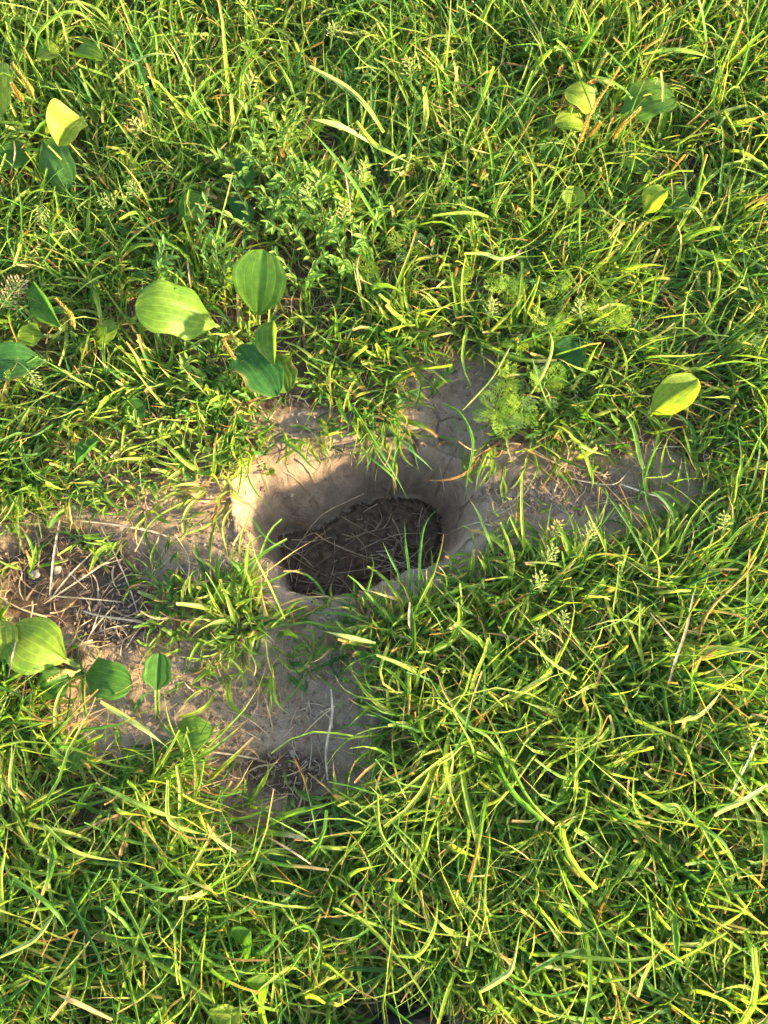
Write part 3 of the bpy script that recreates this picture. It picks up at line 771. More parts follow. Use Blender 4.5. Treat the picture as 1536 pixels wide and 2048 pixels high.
def clods(n, pts, rr, mat, name, label, cat):
    """small angular crumbs of soil, all one mass"""
    ico = np.array([(0, 0, 1), (.894, 0, .447), (.276, .851, .447), (-.724, .526, .447), (-.724, -.526, .447), (.276, -.851, .447),
                    (.724, .526, -.447), (-.276, .851, -.447), (-.894, 0, -.447), (-.276, -.851, -.447), (.724, -.526, -.447), (0, 0, -1)])
    fc = np.array([(0, 1, 2), (0, 2, 3), (0, 3, 4), (0, 4, 5), (0, 5, 1), (1, 6, 2), (2, 7, 3), (3, 8, 4), (4, 9, 5), (5, 10, 1), (6, 7, 2), (7, 8, 3), (8, 9, 4), (9, 10, 5), (10, 6, 1), (6, 11, 7), (7, 11, 8), (8, 11, 9), (9, 11, 10), (10, 11, 6)])
    r = rr[0] * (rr[1] / rr[0]) ** (rng.random(n) ** 2.2)
    sc = rng.uniform(0.6, 1.25, (n, 1, 3)) * np.array([1, 1, 0.75]); V = ico[None] * sc * (1 + rng.uniform(-0.25, 0.25, (n, 12, 1))) * r[:, None, None]
    a = rng.uniform(0, 6.28, n); ca, sa = np.cos(a)[:, None], np.sin(a)[:, None]
    V = np.stack([V[..., 0] * ca - V[..., 1] * sa, V[..., 0] * sa + V[..., 1] * ca, V[..., 2]], -1)
    z = height(pts[:, 0], pts[:, 1], True) + r * 0.35
    V = V + np.stack([pts[:, 0], pts[:, 1], z], -1)[:, None]
    Fc = (fc[None] + (np.arange(n) * 12)[:, None, None]).reshape(-1, 3)
    o = link(name, mesh_np(name, V.reshape(-1, 3), Fc, mat, None, None, False))
    return tag(o, label, cat, None, 'stuff')

def scatter_px(n, spots):
    out = []
    for cx, cy_, rx, ry, w in spots:
        k = int(n * w); a = rng.uniform(0, 6.28, k); r = np.sqrt(rng.random(k))
        out.append(at(cx + rx * r * np.cos(a), cy_ + ry * r * np.sin(a), 0)[:, :2])
    return np.concatenate(out)
pts = scatter_px(5600, [(1130, 985, 170, 40, 0.3), (1180, 960, 70, 25, 0.15), (150, 1120, 160, 60, 0.06), (520, 1540, 130, 70, 0.07), (230, 1240, 90, 60, 0.1), (480, 1420, 90, 70, 0.06), (600, 930, 160, 60, 0.03), (420, 1080, 80, 70, 0.05), (640, 1280, 70, 90, 0.05), (560, 1450, 130, 130, 0.08), (320, 1330, 120, 90, 0.06), (890, 820, 70, 90, 0.03), (480, 1100, 40, 80, 0.03)])
clods(len(pts), pts, (0.0005, 0.0032), M_CLOD, 'soil_crumbs', 'loose crumbs of dry soil on the bare ground', 'soil')
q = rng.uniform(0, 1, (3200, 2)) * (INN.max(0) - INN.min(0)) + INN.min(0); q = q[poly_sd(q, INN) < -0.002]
clods(len(q), q, (0.0012, 0.0055), M_DARK_SOIL, 'dark_soil_crumbs', 'dark crumbs of soil heaped on the hole floor', 'soil')

# ------------------------------------------------------------------ straws in the hole
def floor_z(x, y): return float(height(np.array([x]), np.array([y]), False)[0])
STRAWC = [(0.38, 0.27, 0.16), (0.27, 0.18, 0.11), (0.50, 0.38, 0.24), (0.18, 0.12, 0.07), (0.34, 0.23, 0.13)]
def hole_path(pxs, zs):
    """points seen at these pixels lying at height zs above the hole floor level"""
    return np.array([at(p[0], p[1], -D_HOLE + z) for p, z in zip(pxs, zs)])
HOLE_STRAWS = [
    ([(585, 1165), (578, 1120), (600, 1085), (640, 1033), (690, 1005), (728, 988)], [0.012, 0.022, 0.04, 0.07, 0.085, 0.095], 0.0016, 'long bent straw arching from the hole floor up its far wall'),
    ([(628, 1065), (660, 1085), (720, 1110), (780, 1125), (830, 1140)], [0.03, 0.03, 0.025, 0.02, 0.02], 0.0019, 'thick pale straw lying slantwise across the middle of the hole'),
    ([(682, 1033), (730, 1060), (770, 1082), (800, 1105)], [0.03, 0.028, 0.025, 0.02], 0.0011, 'thin straight straw sloping down to the front right in the hole'),
    ([(690, 1080), (740, 1063), (785, 1053)], [0.025, 0.028, 0.03], 0.0012, 'short thin straw pointing at the forked straw in the hole'),
    ([(785, 1037), (800, 1070), (810, 1118)], [0.05, 0.04, 0.02], 0.0019, 'forked upright pale straw at the right of the hole floor'),
    ([(775, 1068), (797, 1082), (808, 1105)], [0.035, 0.03, 0.02], 0.0016, 'short curved pale straw beside the forked one'),
    ([(845, 1015), (838, 1050), (845, 1090), (855, 1120)], [0.06, 0.045, 0.03, 0.015], 0.0011, 'thin upright straw near the right end of the hole'),
    ([(600, 1160), (640, 1125), (700, 1085), (740, 1055)], [0.02, 0.024, 0.026, 0.028], 0.0012, 'long thin straw crossing the hole floor corner to corner'),
    ([(575, 1105), (620, 1135), (680, 1165)], [0.02, 0.022, 0.02], 0.0013, 'straw sloping along the left of the hole floor'),
    ([(650, 1150), (720, 1140), (790, 1128)], [0.02, 0.024, 0.02], 0.0013, 'straw lying level along the front of the hole floor'),
    ([(590, 1172), (600, 1130), (606, 1095)], [0.016, 0.024, 0.03], 0.0013, 'straw standing up at the left end of the hole'),
    ([(740, 1118), (800, 1107), (850, 1110)], [0.018, 0.022, 0.02], 0.0012, 'bowed straw at the right front of the hole floor')]
hs_group = 'dry straws on the floor of the hole'
for pxs, zs, w, lab in HOLE_STRAWS:
    d = tube(hole_path(pxs, zs), (w * 0.55, w * 0.35), random.choice(STRAWC), random.choice(STRAWC), n=14)
    build('straw', d, M_STRAW, lab, 'straw', hs_group)
for i in range(42):
    while True:
        c = rng.uniform(0, 1, 2) * (INN.max(0) - INN.min(0)) + INN.min(0)
        p_, q_ = pix(c[0], c[1], -D_HOLE)
        if poly_sd(c[None], INN)[0] < -0.014 and (p_ < 800 or rng.random() < 0.3) and q_ > 1050 - rng.random() * 20: break
    a_ = rng.normal(0.35, 0.75); l = rng.uniform(0.025, 0.085) * 0.5
    pts_ = []
    bw = rng.normal(0, 0.008)
    z0 = -D_HOLE + rng.uniform(0.003, 0.022)
    for t in (-1, -0.33, 0.33, 1):
        p = c + np.array([math.cos(a_), math.sin(a_)]) * l * t + np.array([-math.sin(a_), math.cos(a_)]) * bw * (1 - t * t)
        sd = poly_sd(p[None], INN)[0]
        if sd > -0.006: p = p + (cen - p) / np.linalg.norm(cen - p) * (sd + 0.008)
        pts_.append((p[0], p[1], z0 + rng.normal(0, 0.004) + rng.normal(0, 0.004) * t))
    d = tube(np.array(pts_), (rng.uniform(0.0004, 0.0013), rng.uniform(0.0003, 0.0008)), random.choice(STRAWC), random.choice(STRAWC), n=9, k=4)
    build('straw', d, M_STRAW, 'short dry brown straw in the tangle on the hole floor', 'straw', hs_group)

# fine roots hanging out of the hole's walls
ROOTS = [([(885, 985), (884, 1010), (870, 1030), (820, 1042)], -0.03), ([(900, 960), (915, 1000), (918, 1030), (910, 1060)], -0.03), ([(880, 935), (888, 980), (882, 1010)], -0.03),
         ([(668, 905), (672, 925), (668, 950)], -0.03), ([(700, 900), (703, 930), (690, 945)], -0.03), ([(640, 905), (642, 930), (630, 955)], -0.03), ([(560, 1020), (590, 1034), (615, 1036)], -0.05), ([(930, 985), (926, 1020), (905, 1055)], -0.03)]
for pxs, z in ROOTS:
    w = []
    for p in pxs:
        g = at(p[0], p[1], z)
        for _ in range(6):
            g = at(p[0], p[1], floor_z(g[0], g[1]) + 0.003)
        w.append(g)
    build('root', tube(np.array(w), 0.00045, (0.34, 0.25, 0.17), (0.26, 0.18, 0.12), n=12, k=4), M_STRAW, 'hair-thin root hanging from the wall of the hole', 'root', 'fine roots on the hole wall')

# ------------------------------------------------------------------ straws on the banks
BANK = [
    ([(120, 1040), (108, 1110), (100, 1190)], 0.0042, (0.46, 0.36, 0.22), 'upright flat pale straw on the litter left of the hole'),
    ([(88, 1208), (160, 1160), (232, 1112)], 0.0030, (0.48, 0.38, 0.23), 'long pale straw slanting over the litter, longer of the slanting two'),
    ([(100, 1200), (140, 1150), (192, 1098)], 0.0030, (0.44, 0.33, 0.20), 'pale straw slanting over the litter, shorter of the slanting two'),
    ([(98, 1192), (170, 1197), (243, 1204)], 0.0026, (0.46, 0.36, 0.21), 'level straw below the slanting straws'),
    ([(166, 1222), (200, 1232), (270, 1242), (300, 1252)], 0.0042, (0.46, 0.33, 0.19), 'thick tan straw with frayed end below the level straw'),
    ([(202, 1053), (228, 1105), (255, 1165), (275, 1225)], 0.0028, (0.40, 0.30, 0.19), 'long straw sloping down to the right over the bank'),
    ([(160, 1042), (230, 1050), (300, 1062), (350, 1078)], 0.0040, (0.44, 0.33, 0.22), 'broad flat straw lying along the top of the bank'),
    ([(180, 1140), (205, 1130), (245, 1118)], 0.0030, (0.42, 0.31, 0.18), 'short flat straw beside the slanting straws'),
    ([(168, 1300), (185, 1262), (230, 1210)], 0.0026, (0.44, 0.34, 0.22), 'bent straw reaching up from the plantain'),
    ([(145, 1270), (165, 1250), (185, 1238)], 0.0026, (0.40, 0.29, 0.18), 'short straw above the plantain'),
    ([(40, 1235), (28, 1300), (16, 1356)], 0.0030, (0.46, 0.33, 0.2), 'bent tan straw hanging over the plantain leaf'),
    ([(195, 1265), (225, 1255), (260, 1250)], 0.0022, (0.4, 0.3, 0.2), 'thin level straw right of the plantain'),
    ([(455, 1420), (500, 1440), (540, 1472)], 0.0028, (0.38, 0.26, 0.15), 'brown straw across the lower bare patch'),
    ([(420, 1504), (470, 1510), (515, 1518)], 0.0032, (0.44, 0.32, 0.19), 'tan straw at the foot of the lower bare patch'),
    ([(462, 1632), (520, 1665), (580, 1700), (622, 1728)], 0.0036, (0.42, 0.29, 0.17), 'long tan straw in the grass below the bare patch'),
    ([(662, 1378), (664, 1430), (652, 1500), (655, 1560)], 0.0046, (0.50, 0.40, 0.26), 'broad pale straw running down beside the lower bare patch'),
    ([(1240, 968), (1290, 985), (1330, 997)], 0.0034, (0.55, 0.46, 0.34), 'pale straight straw on the bare bank right of the hole'),
    ([(1135, 955), (1180, 965), (1230, 968), (1260, 940)], 0.0026, (0.44, 0.34, 0.22), 'bowed straw on the bank right of the hole'),
    ([(1020, 925), (1060, 900), (1100, 920), (1160, 950)], 0.0022, (0.42, 0.32, 0.2), 'curved straw under the grass right of the hole'),
    ([(1010, 1010), (1035, 995), (1045, 975)], 0.0020, (0.36, 0.24, 0.15), 'short forked rootlet on the bank right of the hole'),
    ([(1388, 1185), (1372, 1260), (1348, 1330), (1330, 1395)], 0.0040, (0.44, 0.33, 0.2), 'tall dry stalk standing in the right hand grass'),
    ([(1536, 1440), (1505, 1505), (1470, 1575), (1455, 1600)], 0.0034, (0.60, 0.50, 0.34), 'straight pale straw lying on the grass by the right edge'),
    ([(1300, 1225), (1330, 1260), (1352, 1285)], 0.0026, (0.42, 0.31, 0.2), 'short dry stalk across the dark gap right of the hole'),
    ([(1445, 280), (1390, 300), (1345, 325), (1320, 350)], 0.0030, (0.42, 0.28, 0.18), 'reddish dry stalk over the small bare patch at top right'),
    ([(1190, 1220), (1215, 1240), (1240, 1262)], 0.003, (0.4, 0.27, 0.16), 'brown straw beside the dark gap'),
    ([(370, 1190), (378, 1120), (352, 1070)], 0.002, (0.44, 0.31, 0.18), 'thin brown straw standing left of the hole'),
    ([(820, 1205), (818, 1240), (822, 1262)], 0.004, (0.50, 0.34, 0.22), 'short upright brown stub in front of the hole'),
    ([(690, 340), (702, 420), (705, 500)], 0.003, (0.52, 0.40, 0.24), 'upright pale straw in the upper grass'),
    ([(720, 505), (715, 540), (722, 580)], 0.003, (0.46, 0.3, 0.16), 'short tan straw in the middle grass'),
    ([(374, 520), (378, 545), (382, 575)], 0.0035, (0.45, 0.27, 0.14), 'short tan dead blade above the large plantain leaf'),
    ([(20, 350), (30, 310), (28, 280)], 0.003, (0.45, 0.3, 0.15), 'tan dead blade by the left edge near the top')]
for pxs, w, c, lab in BANK:
    P = []
    m = len(pxs)
    for k_, p in enumerate(pxs):
        g = at(p[0], p[1], 0.0); b = float(bare_at(g[0:1], g[1:2])[0])
        lift = 0.008 + 0.006 * math.sin(math.pi * k_ / (m - 1)) if b > 0.45 else 0.045 + 0.02 * math.sin(math.pi * k_ / (m - 1))
        P.append(at(p[0], p[1], floor_z(g[0], g[1]) + lift))
    if lab.startswith(('tall dry', 'upright pale', 'short upright', 'thin brown')):
        P[0] = at(pxs[0][0], pxs[0][1], 0.075); P[-1] = at(pxs[-1][0], pxs[-1][1], 0.012)
    build('straw', path_ribbon(np.array(P), w * 0.62, c, [v * 0.85 for v in c], 'cut', random.uniform(-0.5, 0.5), 0.4), M_STRAW, lab, 'straw', 'dry straws lying on the banks and grass')

# ------------------------------------------------------------------ separate grass tufts round the hole
TUFTS = [  # foot pixel, blades, length, lean, heading (None = all round), green bias, label
    (490, 1240, 26, 0.072, 0.6, None, 0.66, 'yellow-green tuft between the hole and the lower bare patch'),
    (465, 1175, 17, 0.085, 0.35, 70, 0.45, 'upright tuft at the left end of the hole'),
    (345, 1200, 14, 0.048, 0.6, None, 0.6, 'small tuft on the litter left of the hole'),
    (330, 1245, 6, 0.035, 0.6, None, 0.4, 'low scrap of grass under the small left tuft'),
    (428, 1000, 18, 0.075, 0.6, 250, 0.66, 'yellow tuft hanging down at the left rim of the hole'),
    (390, 935, 26, 0.080, 0.75, 220, 0.75, 'bright yellow tuft on the bank above the left rim'),
    (470, 885, 20, 0.070, 0.7, 260, 0.65, 'yellowish tuft at the upper left corner of the hole'),
    (745, 842, 22, 0.070, 0.9, 285, 0.5, 'tuft drooping over the middle of the far rim'),
    (800, 845, 10, 0.075, 0.9, 300, 0.4, 'dark thin tuft drooping over the right of the far rim'),
    (640, 850, 12, 0.050, 0.8, 270, 0.6, 'short yellow tuft over the left of the far rim'),
    (560, 862, 10, 0.065, 0.8, 280, 0.4, 'sparse tuft over the far rim near its left corner'),
    (815, 1235, 20, 0.060, 0.45, 95, 0.36, 'dark green tuft standing in front of the hole'),
    (885, 1245, 18, 0.070, 0.6, 50, 0.45, 'tuft in front of the hole, right of the dark green one'),
    (745, 1265, 8, 0.045, 0.75, 170, 0.42, 'low tuft on the front rim of the hole'),
    (960, 1135, 14, 0.055, 0.6, None, 0.4, 'tuft at the right end of the hole'),
    (925, 1165, 8, 0.045, 0.6, None, 0.45, 'small tuft at the right front corner of the hole'),
    (1090, 1150, 40, 0.060, 0.5, 60, 0.55, 'big bushy tuft with pale seed heads right of the hole'),
    (1075, 1180, 26, 0.075, 0.95, 210, 0.5, 'spreading skirt of grass below the bushy tuft'),
    (1170, 1150, 28, 0.085, 0.8, 5, 0.66, 'tuft combed to the right beside the bushy tuft'),
    (950, 875, 14, 0.055, 0.8, 250, 0.5, 'tuft below the feathery weed at the right rim'),
    (1010, 905, 16, 0.055, 0.8, 265, 0.62, 'yellow curled tuft on the bank under the feathery weed'),
    (1090, 900, 14, 0.060, 0.8, 270, 0.5, 'tuft drooping onto the right bank'),
    (1330, 1290, 46, 0.120, 0.75, 10, 0.6, 'large tuft combed to the right beyond the dark gap'),
    (1320, 1340, 26, 0.110, 0.8, -40, 0.5, 'long tuft falling away below the dark gap'),
    (930, 1450, 44, 0.110, 0.8, 205, 0.52, 'large tuft sweeping left over the lower bare patch'),
    (930, 1480, 30, 0.120, 0.8, 240, 0.5, 'long tuft falling forward below the sweeping one'),
    (775, 1345, 12, 0.065, 0.8, 190, 0.42, 'thin tuft reaching left toward the lower bare patch'),
    (570, 1315, 11, 0.055, 0.9, 290, 0.5, 'drooping tuft at the top of the lower bare patch'),
    (535, 1280, 18, 0.055, 0.7, None, 0.55, 'tangled tuft just above the lower bare patch'),
    (235, 1075, 8, 0.050, 0.7, 240, 0.5, 'sparse blades on the left bank'),
    (55, 1130, 9, 0.060, 0.6, 80, 0.5, 'tuft at the left edge beside the litter'),
    (165, 1070, 7, 0.055, 0.6, 280, 0.45, 'few blades hanging at the top of the left litter'),
    (375, 1350, 7, 0.045, 0.6, None, 0.65, 'yellow blades left of the lower bare patch'),
    (425, 1370, 6, 0.05, 0.7, None, 0.5, 'thin blades at the left rim of the lower bare patch'),
    (510, 1640, 16, 0.075, 0.8, 0, 0.55, 'tuft at the foot of the lower bare patch'),
    (660, 1660, 12, 0.070, 0.8, None, 0.45, 'tuft below the lower bare patch, toward the middle'),
    (390, 1620, 20, 0.100, 0.8, 0, 0.62, 'long blades combed right under the lower bare patch'),
    (1290, 1085, 20, 0.06, 0.7, 40, 0.5, 'tuft on the right bank leaning up the slope'),
    (1330, 1010, 18, 0.085, 0.6, None, 0.5, 'tuft ending the right bank'),
    (1240, 1180, 16, 0.080, 0.8, 10, 0.55, 'level blades above the dark gap'),
    (1000, 1230, 16, 0.080, 0.8, None, 0.45, 'loose tuft in the thin grass right of the front tufts'),
    (1100, 1260, 16, 0.075, 0.7, None, 0.6, 'yellowish tuft left of the dark gap'),
    (290, 1570, 26, 0.130, 0.8, -20, 0.62, 'long pale blades sweeping right at the lower left'),
    (120, 1500, 22, 0.110, 0.8, 15, 0.6, 'long blades around the lower left plantain'),
    (420, 1225, 14, 0.055, 0.7, None, 0.6, 'low tuft between the small left tuft and the yellow-green one'),
    (385, 1275, 12, 0.050, 0.7, None, 0.55, 'low tuft under the yellow-green one, to its left'),
    (575, 1235, 10, 0.050, 0.8, 20, 0.45, 'thin tuft lying right from the yellow-green one'),
    (300, 1150, 9, 0.040, 0.7, None, 0.6, 'tiny tuft above the small left tuft'),
    (455, 1310, 12, 0.050, 0.8, 260, 0.6, 'tuft hanging toward the lower bare patch from its upper left'),
    (620, 1330, 9, 0.060, 0.9, 280, 0.42, 'thin dark tuft drooping at the top right of the lower bare patch'),
    (690, 1290, 10, 0.050, 0.8, 200, 0.42, 'short tuft on the soil just below the front rim'),
    (300, 870, 18, 0.070, 0.8, 250, 0.72, 'yellow dry-tipped tuft above the left bank')]
for px, py, nb, L, lean, head, bias, lab in TUFTS:
    g = at(px, py, 0.0)[None]
    k = max(6, int(nb * 1.15))
    oa = rng.uniform(0, 2 * math.pi, k); r = (0.019 if nb > 10 else 0.010) * np.sqrt(rng.random(k)) * (1 + nb / 40)
    bx = g[0, 0] + np.cos(oa) * r; by = g[0, 1] + np.sin(oa) * r
    az = oa + rng.normal(0, 0.4, k)
    if head is not None:
        az = np.where(rng.random(k) < 0.78, R(head) + rng.normal(0, 0.55, k), az)
    base = np.stack([bx, by, height(bx, by, False) - 0.003], -1)
    dead = rng.random(k) < 0.12
    c0 = np.where(dead[:, None], dry(k), green(k, bias, 0.2))
    data = blades(base, az, np.abs(rng.normal(lean, 0.30, k)), np.abs(rng.normal(0.75, 0.55, k)), rng.normal(0, 0.8, k), 0.85 * L * rng.lognormal(0, 0.30, k),
                  np.clip(rng.lognormal(math.log(0.0031), 0.40, k), 0.0012, 0.0065), c0, dry(k), np.where(rng.random(k) < 0.45, rng.uniform(0.05, 0.3, k), 0), rng.random(k) < 0.4, S=10,
                  kink=np.where(rng.random(k) < 0.12, rng.uniform(0.4, 1.3, k), 0))
    build('grass_tuft', data, M_GRASS, lab, 'grass tuft', 'grass tufts round the bare soil', foot=(g[0, 0], g[0, 1], floor_z(g[0, 0], g[0, 1])))

# ------------------------------------------------------------------ single long blades that stand out
YG, PG, MG, DG, BR = (0.20, 0.29, 0.045), (0.30, 0.36, 0.12), (0.095, 0.20, 0.028), (0.05, 0.135, 0.03), (0.46, 0.30, 0.14)
BL = [  # pixels foot to tip, heights, width, colour, tip colour, tip form, label
    ([(68, 115), (78, 65), (122, 28), (165, 28), (197, 66)], (0.05, 0.10, 0.13, 0.13, 0.10), 0.0060, YG, YG, 'point', 'arched blade making a hoop at the top left'),
    ([(225, 163), (258, 132), (305, 108), (348, 110)], (0.07, 0.10, 0.11, 0.10), 0.0055, PG, PG, 'cut', 'bowed pale blade below the hoop at the top left'),
    ([(760, 452), (712, 372), (660, 302), (592, 228)], (0.03, 0.09, 0.12, 0.14), 0.0062, MG, PG, 'point', 'long straight blade slanting up left through the upper middle'),
    ([(742, 286), (690, 256), (650, 243), (618, 238)], (0.09, 0.12, 0.13, 0.13), 0.0085, PG, PG, 'point', 'short broad pale blade in the upper middle'),
    ([(712, 242), (745, 285), (785, 308), (832, 332)], (0.09, 0.12, 0.12, 0.10), 0.0090, YG, PG, 'point', 'broad glossy pale blade beside the broad short one'),
    ([(618, 132), (690, 172), (735, 215), (768, 265)], (0.08, 0.11, 0.11, 0.09), 0.0075, PG, YG, 'cut', 'broad arching blade above the upper middle'),
    ([(1285, 108), (1340, 100), (1390, 105), (1425, 118)], (0.08, 0.11, 0.11, 0.10), 0.0075, YG, PG, 'point', 'broad level blade at the top right'),
    ([(928, 506), (970, 508), (1008, 518), (1068, 497)], (0.06, 0.09, 0.09, 0.08), 0.0070, PG, PG, 'point', 'bent pale blade right of the middle'),
    ([(1275, 1002), (1290, 950), (1308, 905), (1330, 872)], (0.005, 0.03, 0.05, 0.06), 0.0048, MG, YG, 'point', 'tall straight blade rising from the right bank'),
    ([(1138, 870), (1160, 888), (1185, 902), (1220, 913)], (0.05, 0.06, 0.05, 0.035), 0.0062, YG, YG, 'point', 'yellow blade lying above the right bank'),
    ([(1160, 890), (1176, 925), (1185, 960), (1180, 990)], (0.05, 0.045, 0.02, 0.012), 0.0058, YG, PG, 'point', 'broad blade drooping onto the right bank'),
    ([(1022, 690), (988, 750), (955, 790), (925, 820)], (0.04, 0.06, 0.05, 0.03), 0.0036, PG, PG, 'full', 'thin pale stem slanting from the feathery weed to the soil'),
    ([(885, 806), (921, 827), (946, 882), (936, 953), (930, 1000)], (0.01, 0.03, 0.035, 0.02, 0.008), 0.0044, MG, DG, 'point', 'long blade hanging down the right wall'),
    ([(992, 1118), (980, 1085), (958, 1030), (934, 990)], (0.005, 0.03, 0.045, 0.05), 0.0052, MG, BR, 'point', 'forked blade with brown tip at the right end of the hole'),
    ([(708, 815), (755, 893), (789, 948), (818, 1003)], (0.03, 0.04, 0.03, 0.005), 0.0044, MG, DG, 'point', 'longest blade hanging over the far rim'),
    ([(775, 854), (819, 898), (850, 925), (872, 948)], (0.03, 0.035, 0.02, 0.005), 0.0040, DG, MG, 'point', 'dark blade hanging over the right of the far rim'),
    ([(716, 898), (762, 932), (788, 958), (793, 985)], (0.015, 0.02, 0.01, -0.01), 0.0036, MG, BR, 'point', 'blade with brown tip hanging below the far rim'),
    ([(562, 878), (600, 908), (620, 930), (655, 955)], (0.02, 0.02, 0.01, -0.005), 0.0042, DG, MG, 'point', 'dark blade lying on the far wall, left side'),
    ([(494, 945), (503, 970), (520, 995), (548, 1018)], (0.02, 0.02, 0.01, 0.0), 0.0036, MG, MG, 'point', 'thin blade hanging at the left wall'),
    ([(480, 1190), (491, 1145), (497, 1098), (503, 1058)], (0.01, 0.04, 0.07, 0.09), 0.0044, YG, YG, 'point', 'upright yellow blade at the left end of the hole'),
    ([(570, 1238), (540, 1172), (512, 1115), (500, 1058)], (0.03, 0.06, 0.08, 0.09), 0.0036, YG, YG, 'point', 'thin blade crossing the upright yellow one'),
    ([(474, 1152), (505, 1122), (540, 1098), (574, 1078)], (0.03, 0.05, 0.06, 0.06), 0.0050, MG, YG, 'cut', 'blade reaching over the left end of the hole'),
    ([(505, 1035), (520, 1060), (545, 1085), (570, 1095)], (0.02, 0.025, 0.02, 0.01), 0.0040, DG, MG, 'point', 'dark blade leaning in at the left end of the hole'),
    ([(820, 1195), (818, 1140), (811, 1085), (809, 1036)], (0.005, 0.04, 0.07, 0.085), 0.0042, DG, MG, 'point', 'straight dark blade standing in front of the hole'),
    ([(838, 1200), (841, 1100), (852, 1045), (886, 1008)], (0.005, 0.06, 0.08, 0.08), 0.0042, DG, MG, 'point', 'bent blade standing in front of the hole'),
    ([(805, 1190), (797, 1150), (780, 1115), (764, 1082)], (0.005, 0.03, 0.05, 0.07), 0.0042, DG, MG, 'point', 'blade leaning left in front of the hole'),
    ([(768, 1225), (742, 1195), (715, 1165), (697, 1150)], (0.005, 0.03, 0.045, 0.05), 0.0056, MG, YG, 'cut', 'broad blade with yellow end leaning over the front rim'),
    ([(826, 1232), (848, 1190), (860, 1165), (870, 1142)], (0.02, 0.05, 0.065, 0.07), 0.0054, YG, YG, 'point', 'bright yellow blade in the front tuft'),
    ([(752, 1287), (715, 1278), (680, 1270), (642, 1261)], (0.03, 0.045, 0.05, 0.045), 0.0068, PG, PG, 'point', 'broad pale blade lying left below the hole'),
    ([(200, 1403), (250, 1434), (297, 1465), (345, 1502)], (0.05, 0.07, 0.07, 0.05), 0.0085, PG, MG, 'point', 'broad whitish blade at the lower left'),
    ([(391, 1553), (360, 1494), (337, 1441), (325, 1367)], (0.01, 0.04, 0.06, 0.05), 0.0050, YG, MG, 'point', 'long blade rising to the oval plantain leaf'),
    ([(205, 1574), (280, 1609), (330, 1630), (380, 1640)], (0.08, 0.09, 0.08, 0.06), 0.0066, YG, MG, 'point', 'straight broad blade slanting in the lower left grass'),
    ([(335, 1560), (338, 1638), (378, 1661), (430, 1672)], (0.11, 0.10, 0.09, 0.08), 0.0062, YG, PG, 'point', 'hooked blade in the lower left grass'),
    ([(250, 1738), (293, 1768), (342, 1781), (395, 1764)], (0.09, 0.10, 0.10, 0.09), 0.0066, MG, YG, 'point', 'bowed blade in the lower left grass'),
    ([(90, 1650), (130, 1690), (182, 1713), (280, 1727)], (0.10, 0.11, 0.10, 0.08), 0.0070, YG, MG, 'point', 'long bowed blade near the left edge'),
    ([(25, 1755), (91, 1804), (127, 1847), (138, 1888)], (0.10, 0.11, 0.10, 0.08), 0.0068, MG, YG, 'point', 'blade bending downward at the lower left corner'),
    ([(0, 1914), (65, 1882), (98, 1843), (115, 1815)], (0.09, 0.10, 0.10, 0.09), 0.0062, PG, YG, 'point', 'pale blade rising from the lower left edge'),
    ([(225, 2040), (163, 2010), (135, 1998), (108, 1984)], (0.09, 0.10, 0.10, 0.09), 0.0075, BR, BR, 'point', 'broad brown dead blade at the lower left corner'),
    ([(755, 1588), (760, 1660), (792, 1710), (855, 1775)], (0.09, 0.11, 0.11, 0.09), 0.0046, YG, YG, 'point', 'long bowed blade in the lower middle'),
    ([(569, 1866), (610, 1852), (640, 1890), (619, 1934), (564, 1930)], (0.09, 0.11, 0.12, 0.11, 0.10), 0.0042, MG, PG, 'point', 'blade curled into a ring in the lower middle'),
    ([(792, 1912), (838, 1908), (869, 1856), (876, 1795)], (0.10, 0.11, 0.12, 0.11), 0.0055, YG, YG, 'point', 'blade curving upward right of the ring'),
    ([(960, 1984), (1000, 1958), (1025, 1930), (1045, 1830)], (0.10, 0.11, 0.11, 0.09), 0.0075, PG, YG, 'point', 'broad pale blade with a bend at the lower right'),
    ([(1536, 1570), (1490, 1600), (1450, 1618), (1428, 1632)], (0.09, 0.11, 0.10, 0.09), 0.0070, PG, BR, 'cut', 'broad pale blade reaching in from the right edge'),
    ([(1275, 1585), (1322, 1610), (1356, 1612), (1375, 1655)], (0.09, 0.11, 0.11, 0.08), 0.0058, YG, BR, 'point', 'yellow blade with a drooping brown tip at the lower right'),
    ([(1360, 1610), (1400, 1650), (1450, 1690), (1480, 1760)], (0.10, 0.11, 0.11, 0.08), 0.0058, MG, PG, 'point', 'long blade sloping down at the lower right'),
    ([(1350, 1445), (1400, 1430), (1430, 1400), (1450, 1370)], (0.08, 0.10, 0.10, 0.09), 0.0056, PG, YG, 'point', 'pale blade curving up in the right hand grass'),
    ([(1060, 790), (1090, 740), (1105, 690), (1095, 655)], (0.03, 0.06, 0.08, 0.08), 0.0050, PG, PG, 'point', 'pale upright blade between the feathery weeds')]
for pxs, zs, w, c0, c1, tip, lab in BL:
    P = np.array([at(p[0], p[1], z) for p, z in zip(pxs, zs)])
    for q_ in P:
        q_[2] = max(q_[2], floor_z(q_[0], q_[1]) + 0.003)
    build('grass_strand', path_ribbon(P, w * 0.72, c0, c1, tip, random.uniform(-1.3, 1.3), 0.34, 22, random.uniform(-0.5, 0.5)), M_GRASS, lab, 'grass blade', 'single long blades that stand out')

